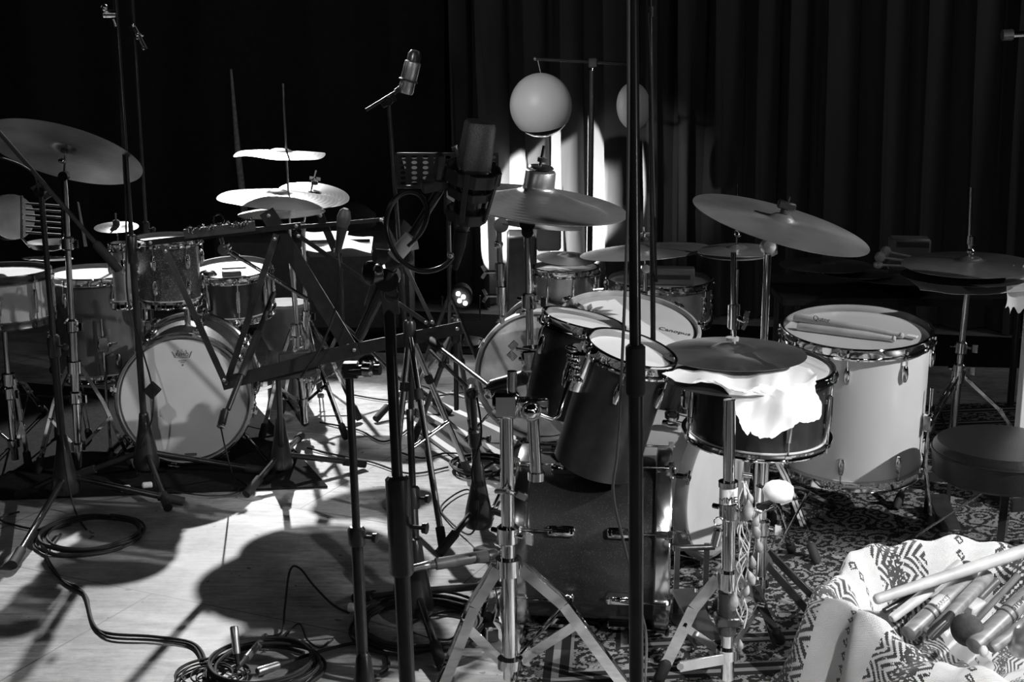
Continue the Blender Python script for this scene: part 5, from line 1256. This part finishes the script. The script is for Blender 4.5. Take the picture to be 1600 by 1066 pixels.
# beater on a rod
t = thing('beater', 'soft white felt beater on a rod right of the labelled stand', 'beater', P(1200, 800, 3.0))
u = V((-1, .1, .12)).normalized(); MB().lathe([(1e-4, -.036), (.016, -.033), (.025, -.018), (.0265, 0), (.023, .016), (.015, .028), (1e-4, .034)], P(1215, 768, 3.0), u, 24).build('felt_head', 'felt_white', t)
MB().tube([P(1208, 790, 3.02), P(1190, 800, 3.02), P(1160, 790, 3.01)], .004).build('rod', 'chrome', t)
MB().obox(P(1196, 792, 3.03), V((1, 0, .3)), V((0, 1, 0)), V((-.3, 0, 1)), .02, .010, .010, .003).build('clamp', 'black', t)
# pods on strings
t = thing('pod_rattle', 'bunch of brown seed pods on pale knotted strings hanging from the labelled stand', 'rattle', P(1162, 1000, 2.96))
random.seed(21)
for k in range(7):
    pts = [P(1162+random.uniform(-4, 6), 752, 2.97)]
    for j in range(1, 9): pts.append(P(1164+random.uniform(-10, 10)-j*.8, 752+j*(24+k*.8), 2.965+random.uniform(-.012, .012)))
    MB().tube(spline(pts, 5), .0016, 6).build('string', 'string', t)
for k, (px, py, r_, an) in enumerate(((1168, 800, .0135, 0), (1182, 832, .010, .5), (1186, 855, .009, .4), (1176, 880, .0085, .3), (1174, 905, .010, .6), (1146, 942, .0125, 0), (1156, 1010, .008, .1), (1172, 780, .008, .5), (1180, 818, .009, -.5), (1166, 925, .008, -.3))):
    u = V((an*-.6, -.2, 1)).normalized(); L = r_*2.4
    MB().lathe([(1e-4, -L*.8), (r_*.5, -L*.6), (r_*.95, -L*.15), (r_, .1*L), (r_*.7, L*.5), (r_*.2, L*.9), (1e-4, L)], P(px, py, 2.95), u, 14).build('pod', 'shellnut', t)
# pedal of the white bass drum
q = F(1085, 985); t = thing('bass_pedal', 'dark bass drum pedal with round beaters between the near and the white bass drums', 'pedal', q)
MB().box(q+V((0, .02, .008)), .10, .26, .010, .25).bar(q+V((-.04, .08, 0)), q+V((-.04, .08, .2)), .014, .01).bar(q+V((.04, .1, 0)), q+V((.04, .1, .2)), .014, .01).cyl(q+V((-.05, .09, .19)), q+V((.06, .1, .19)), .008).build('frame', 'black', t)
MB().obox(q+V((.0, -.02, .05)), V((1, .25, 0)), V((-.25, 1, .35)), V((0, -.35, 1)), .032, .10, .005).build('footboard', 'darkmetal', t)
for (px, py, r_) in ((1078, 935, .026), (1068, 958, .018)):
    w_ = MB().lathe([(.004, -.012), (r_*.9, -.012), (r_, -.008), (r_, .008), (r_*.9, .012), (.004, .012)], P(px, py, 3.5), V((.4, -1, .2)), 26).build('cam_wheel', 'felt', t); MB().cyl(P(px, py, 3.47), P(px, py, 3.53), .005).build('axle', 'chrome', w_)
MB().cyl(P(1085, 1000, 3.4), P(1088, 920, 3.45), .006).build('spring', 'chrome_dull', t)
# spare dark tripod between the stand and the basket
ap = P(1190, 880, 3.35); t = thing('folded_stand', 'dark folded stand legs lying on the rug behind the blanket', 'stand', F(1230, 930))
for a, b_ in (((1190, 872), (1262, 955)), ((1200, 862), (1300, 962)), ((1182, 915), (1212, 1005))):
    A_, B_ = F(*a, .16), F(*b_, .02); l = MB().bar(A_, B_, .02, .008).build('leg', 'black', t)
MB().tube([F(1188, 866, .17), F(1196, 880, .14)], .02).build('collar', 'black_matt', t)
# ------------------------------------------------------------------ blanket bag with mallets
random.seed(5)
BC = V((1.12, 3.0, 0)); NA = 240
def lerp(a, b_, f): return a+(b_-a)*f
# rim: angle (deg, 0=+X, ccw) -> (rx-scale, z)
rimz = [(0, .26, 1.05), (35, .29, 1.0), (70, .27, 1.0), (100, .27, .98), (125, .29, 1.0), (150, .24, .92), (172, .27, 1.0), (195, .25, .86), (215, .22, .80), (240, .19, .78), (262, .175, .85), (290, .16, .92), (325, .19, 1.0), (360, .26, 1.05)]
def rimf(d):
    for i in range(len(rimz)-1):
        a, b_ = rimz[i], rimz[i+1]
        if a[0] <= d <= b_[0]:
            f = (d-a[0])/(b_[0]-a[0]); f = f*f*(3-2*f); return lerp(a[1], b_[1], f), lerp(a[2], b_[2], f)
prof = [(1.62, .006, 0), (1.5, .06, .0), (1.36, .30, 1), (1.22, .62, 1), (1.12, .86, 1), (1.04, .97, 1), (.98, 1.0, 1), (.92, .96, 1), (.86, .84, 1), (.80, .62, 1), (.72, .38, 1), (.60, .24, 1), (.4, .17, 1), (.2, .15, 1), (.02, .15, 1)]
pp = []
for i in range(len(prof)-1):
    for j in range(5): f = j/5; pp.append(tuple(lerp(prof[i][q_], prof[i+1][q_], f) for q_ in range(2)))
pp.append(prof[-1][:2])
vs = []; uv = []; s_len = 0
RXB, RYB = .42, .33
for i, (rs2, zf) in enumerate(pp):
    if i: s_len += math.hypot((pp[i][0]-pp[i-1][0])*.4, (pp[i][1]-pp[i-1][1])*.28)
    for k in range(NA):
        d = 360*k/NA; z, sc_ = rimf(d); a = math.radians(d)
        fold = .030*math.sin(5*a+1.0)+.018*math.sin(9*a+rs2*4)+.010*math.sin(17*a-rs2*6)
        outer = max(0, min(1, (rs2-.9)/.5)); amp = .25+1.0*outer
        gq = .36+.64*max(0, math.cos(a+PI/2-.25))**.6
        rs3 = 1+(rs2-1)*gq if rs2 > 1 else rs2
        r_ = rs3*(sc_ if rs2 > .5 else 1)*(1+fold*amp*(.5+.5*gq))
        zz = max(zf*z + (.012*math.sin(7*a+rs2*9)+.006*math.sin(23*a+rs2*15))*min(1, zf*2.2), .004+.004*(i % 3))
        if rs2 < .75: zz = zf*.24+.006*math.sin(11*a+rs2*20)
        vs.append(V((BC.x+RXB*r_*math.cos(a), BC.y+RYB*r_*math.sin(a), zz))); uv.append((k/NA*2.52, s_len))
nr = len(pp); fs = []
for i in range(nr-1):
    for k in range(NA): l = (k+1) % NA; fs.append((i*NA+k, i*NA+l, (i+1)*NA+l, (i+1)*NA+k))
fs.append(tuple((nr-1)*NA+k for k in range(NA)))
bl = MB().add(vs, fs).build('blanket', 'blanket', None, 80, uv)
tag(bl, 'knitted white blanket with dark zigzag bands, folded open around sticks and mallets', 'blanket')
# flap falling inward at the left-back
def strip_surface(name, label, rows, m, uvs=(.4, .3), cat='blanket'):
    n1, n2 = len(rows), len(rows[0]); vs = []; fs = []; uv = []
    for th in (0, .008):
        for i in range(n1):
            for j in range(n2): vs.append(rows[i][j]-V((0, 0, th))); uv.append((uvs[0]*i/(n1-1), uvs[1]*j/(n2-1)))
    q = n1*n2
    for i in range(n1-1):
        for j in range(n2-1):
            a = i*n2+j
            for o in (0, q): fs.append((o+a, o+a+1, o+a+n2+1, o+a+n2))
    for i in range(n1-1):
        for a, c_ in ((i*n2, (i+1)*n2), (i*n2+n2-1, (i+1)*n2+n2-1)): fs.append((a, c_, q+c_, q+a))
    for j in range(n2-1):
        for a, c_ in ((j, j+1), ((n1-1)*n2+j, (n1-1)*n2+j+1)): fs.append((a, c_, q+c_, q+a))
    return tag(MB().add(vs, fs).build(name, m, None, 80, uv), label, cat)
# sticks and mallets
def IN(px, py, z): return F(px, py, z)
def cstick(label, a, b_, r, m, name='drumstick', cat='drumstick', r2=None, tip=False, lab=None):
    a, b_ = V(a), V(b_); u = (b_-a).normalized(); L = (b_-a).length; r2 = r2 or r
    t = thing(name, label, cat, a)
    MB().lathe([(1e-4, 0), (r*.7, .001), (r*.95, .005), (r, .012), (lerp(r, r2, .5), L*.5), (r2, L-.012), (r2*.9, L-.004), (r2*.6, L-.001), (1e-4, L)], a, u, 22).build('shaft', m, t)
    if lab:
        f0, f1, mm, tx = lab; rr = max(r, r2)*1.015
        MB().lathe([(lerp(r, r2, f0)+.0006, L*f0), (lerp(r, r2, f1)+.0006, L*f1)], a, u, 22).build('label', mm, t)
        b = MB()
        for f in (f0-.03, f0-.10): b.lathe([(lerp(r, r2, f)+.0008, L*f), (lerp(r, r2, f)+.0008, L*(f+.02))], a, u, 22)
        b.build('dark_bands', 'ink', t)
        nrm = (EYE-(a+b_)/2); nrm = (nrm-u*nrm.dot(u)).normalized()
        if tx: text(tx, r*.75, a+u*L*(f0+f1)/2+nrm*(r*1.06), u, nrm.cross(u), 'ink', 'lettering', t)
    return t
cstick('long pale wooden rod lying across the blanket opening', F(1366, 938, .235), F(1640, 848, .33), .0125, 'wood', 'wooden_rod', 'rod', .0165)
cstick('short pale stick leaning below the long rod, nearest the left flap', F(1392, 968, .19), F(1456, 920, .23), .011, 'wood', r2=.013)
cstick('pale stick end showing above the long rod', F(1445, 925, .21), F(1502, 878, .27), .011, 'wood', r2=.011)
cstick('brown barrelled stick with a printed band and black rings, left of the two printed ones', F(1418, 992, .17), F(1512, 905, .24), .020, 'wood_mid', r2=.022, lab=(.42, .58, 'wood', 'MARKET'))
cstick('worn brown stick beside the printed one, its end rounded', F(1462, 985, .19), F(1545, 898, .25), .016, 'wood_mid', r2=.0165)
cstick('dark-handled tool with a pale grooved block', F(1528, 938, .2), F(1560, 905, .24), .010, 'wood_dark', 'scraper', 'scraper')
q = F(1520, 947, .2); tag(MB().obox(q, V((.8, .6, .1)), V((-.6, .8, .1)), V((0, 0, 1)), .026, .020, .012, .004).build('grooved_block', 'wood'), 'pale grooved wooden block in the middle of the sticks', 'block')
cstick('printed brown stick at the lower right of the opening with black rings', F(1520, 1012, .17), F(1612, 925, .24), .022, 'wood_mid', r2=.022, lab=(.62, .85, 'wood_mid', 'STOMPO'))
cstick('rough brown stick crossing the lower right corner of the opening', F(1548, 1015, .19), F(1640, 945, .25), .013, 'wood_mid', r2=.014)
mallet('large dark felt mallet head in the middle of the sticks', F(1512, 985, .19), F(1590, 900, .23), .040, .008, 'felt_dark', 'wood_dark', sq=.72)
mallet('wide dark mallet head half under the long rod', F(1512, 892, .21), F(1440, 960, .17), .026, .008, 'felt_dark', 'wood', sq=.8)
t = thing('brush_handle', 'curved dark glossy handle below the worn brown stick', 'handle', F(1455, 990, .18)); MB().tube([F(1448, 985, .19), F(1455, 992, .2), F(1475, 975, .22), F(1486, 960, .23)], [.010, .014, .014, .010], 12).build('loop', 'black', t)
tag(MB().tube([F(1382, 955, .2), F(1412, 938, .21), F(1438, 925, .22)], [.007, .009, .009], 10).build('metal_beater', 'black'), 'black slim stick with a shiny edge beside the left flap', 'beater')
t = thing('shaker', 'silver rounded shaker at the right edge of the blanket', 'shaker', F(1600, 1000, .2)); MB().ball(F(1602, 1000, .2), .035, V((.5, .2, .6)), 1.3).build('shaker_body', 'silver', t)
q = F(1537, 1018, .18); tag(MB().ball(q, .011, V((0, 0, 1)), 1.2, 14, 8).build('white_tip', 'label'), 'little white tip lying on the front fold of the blanket', 'stick tip')
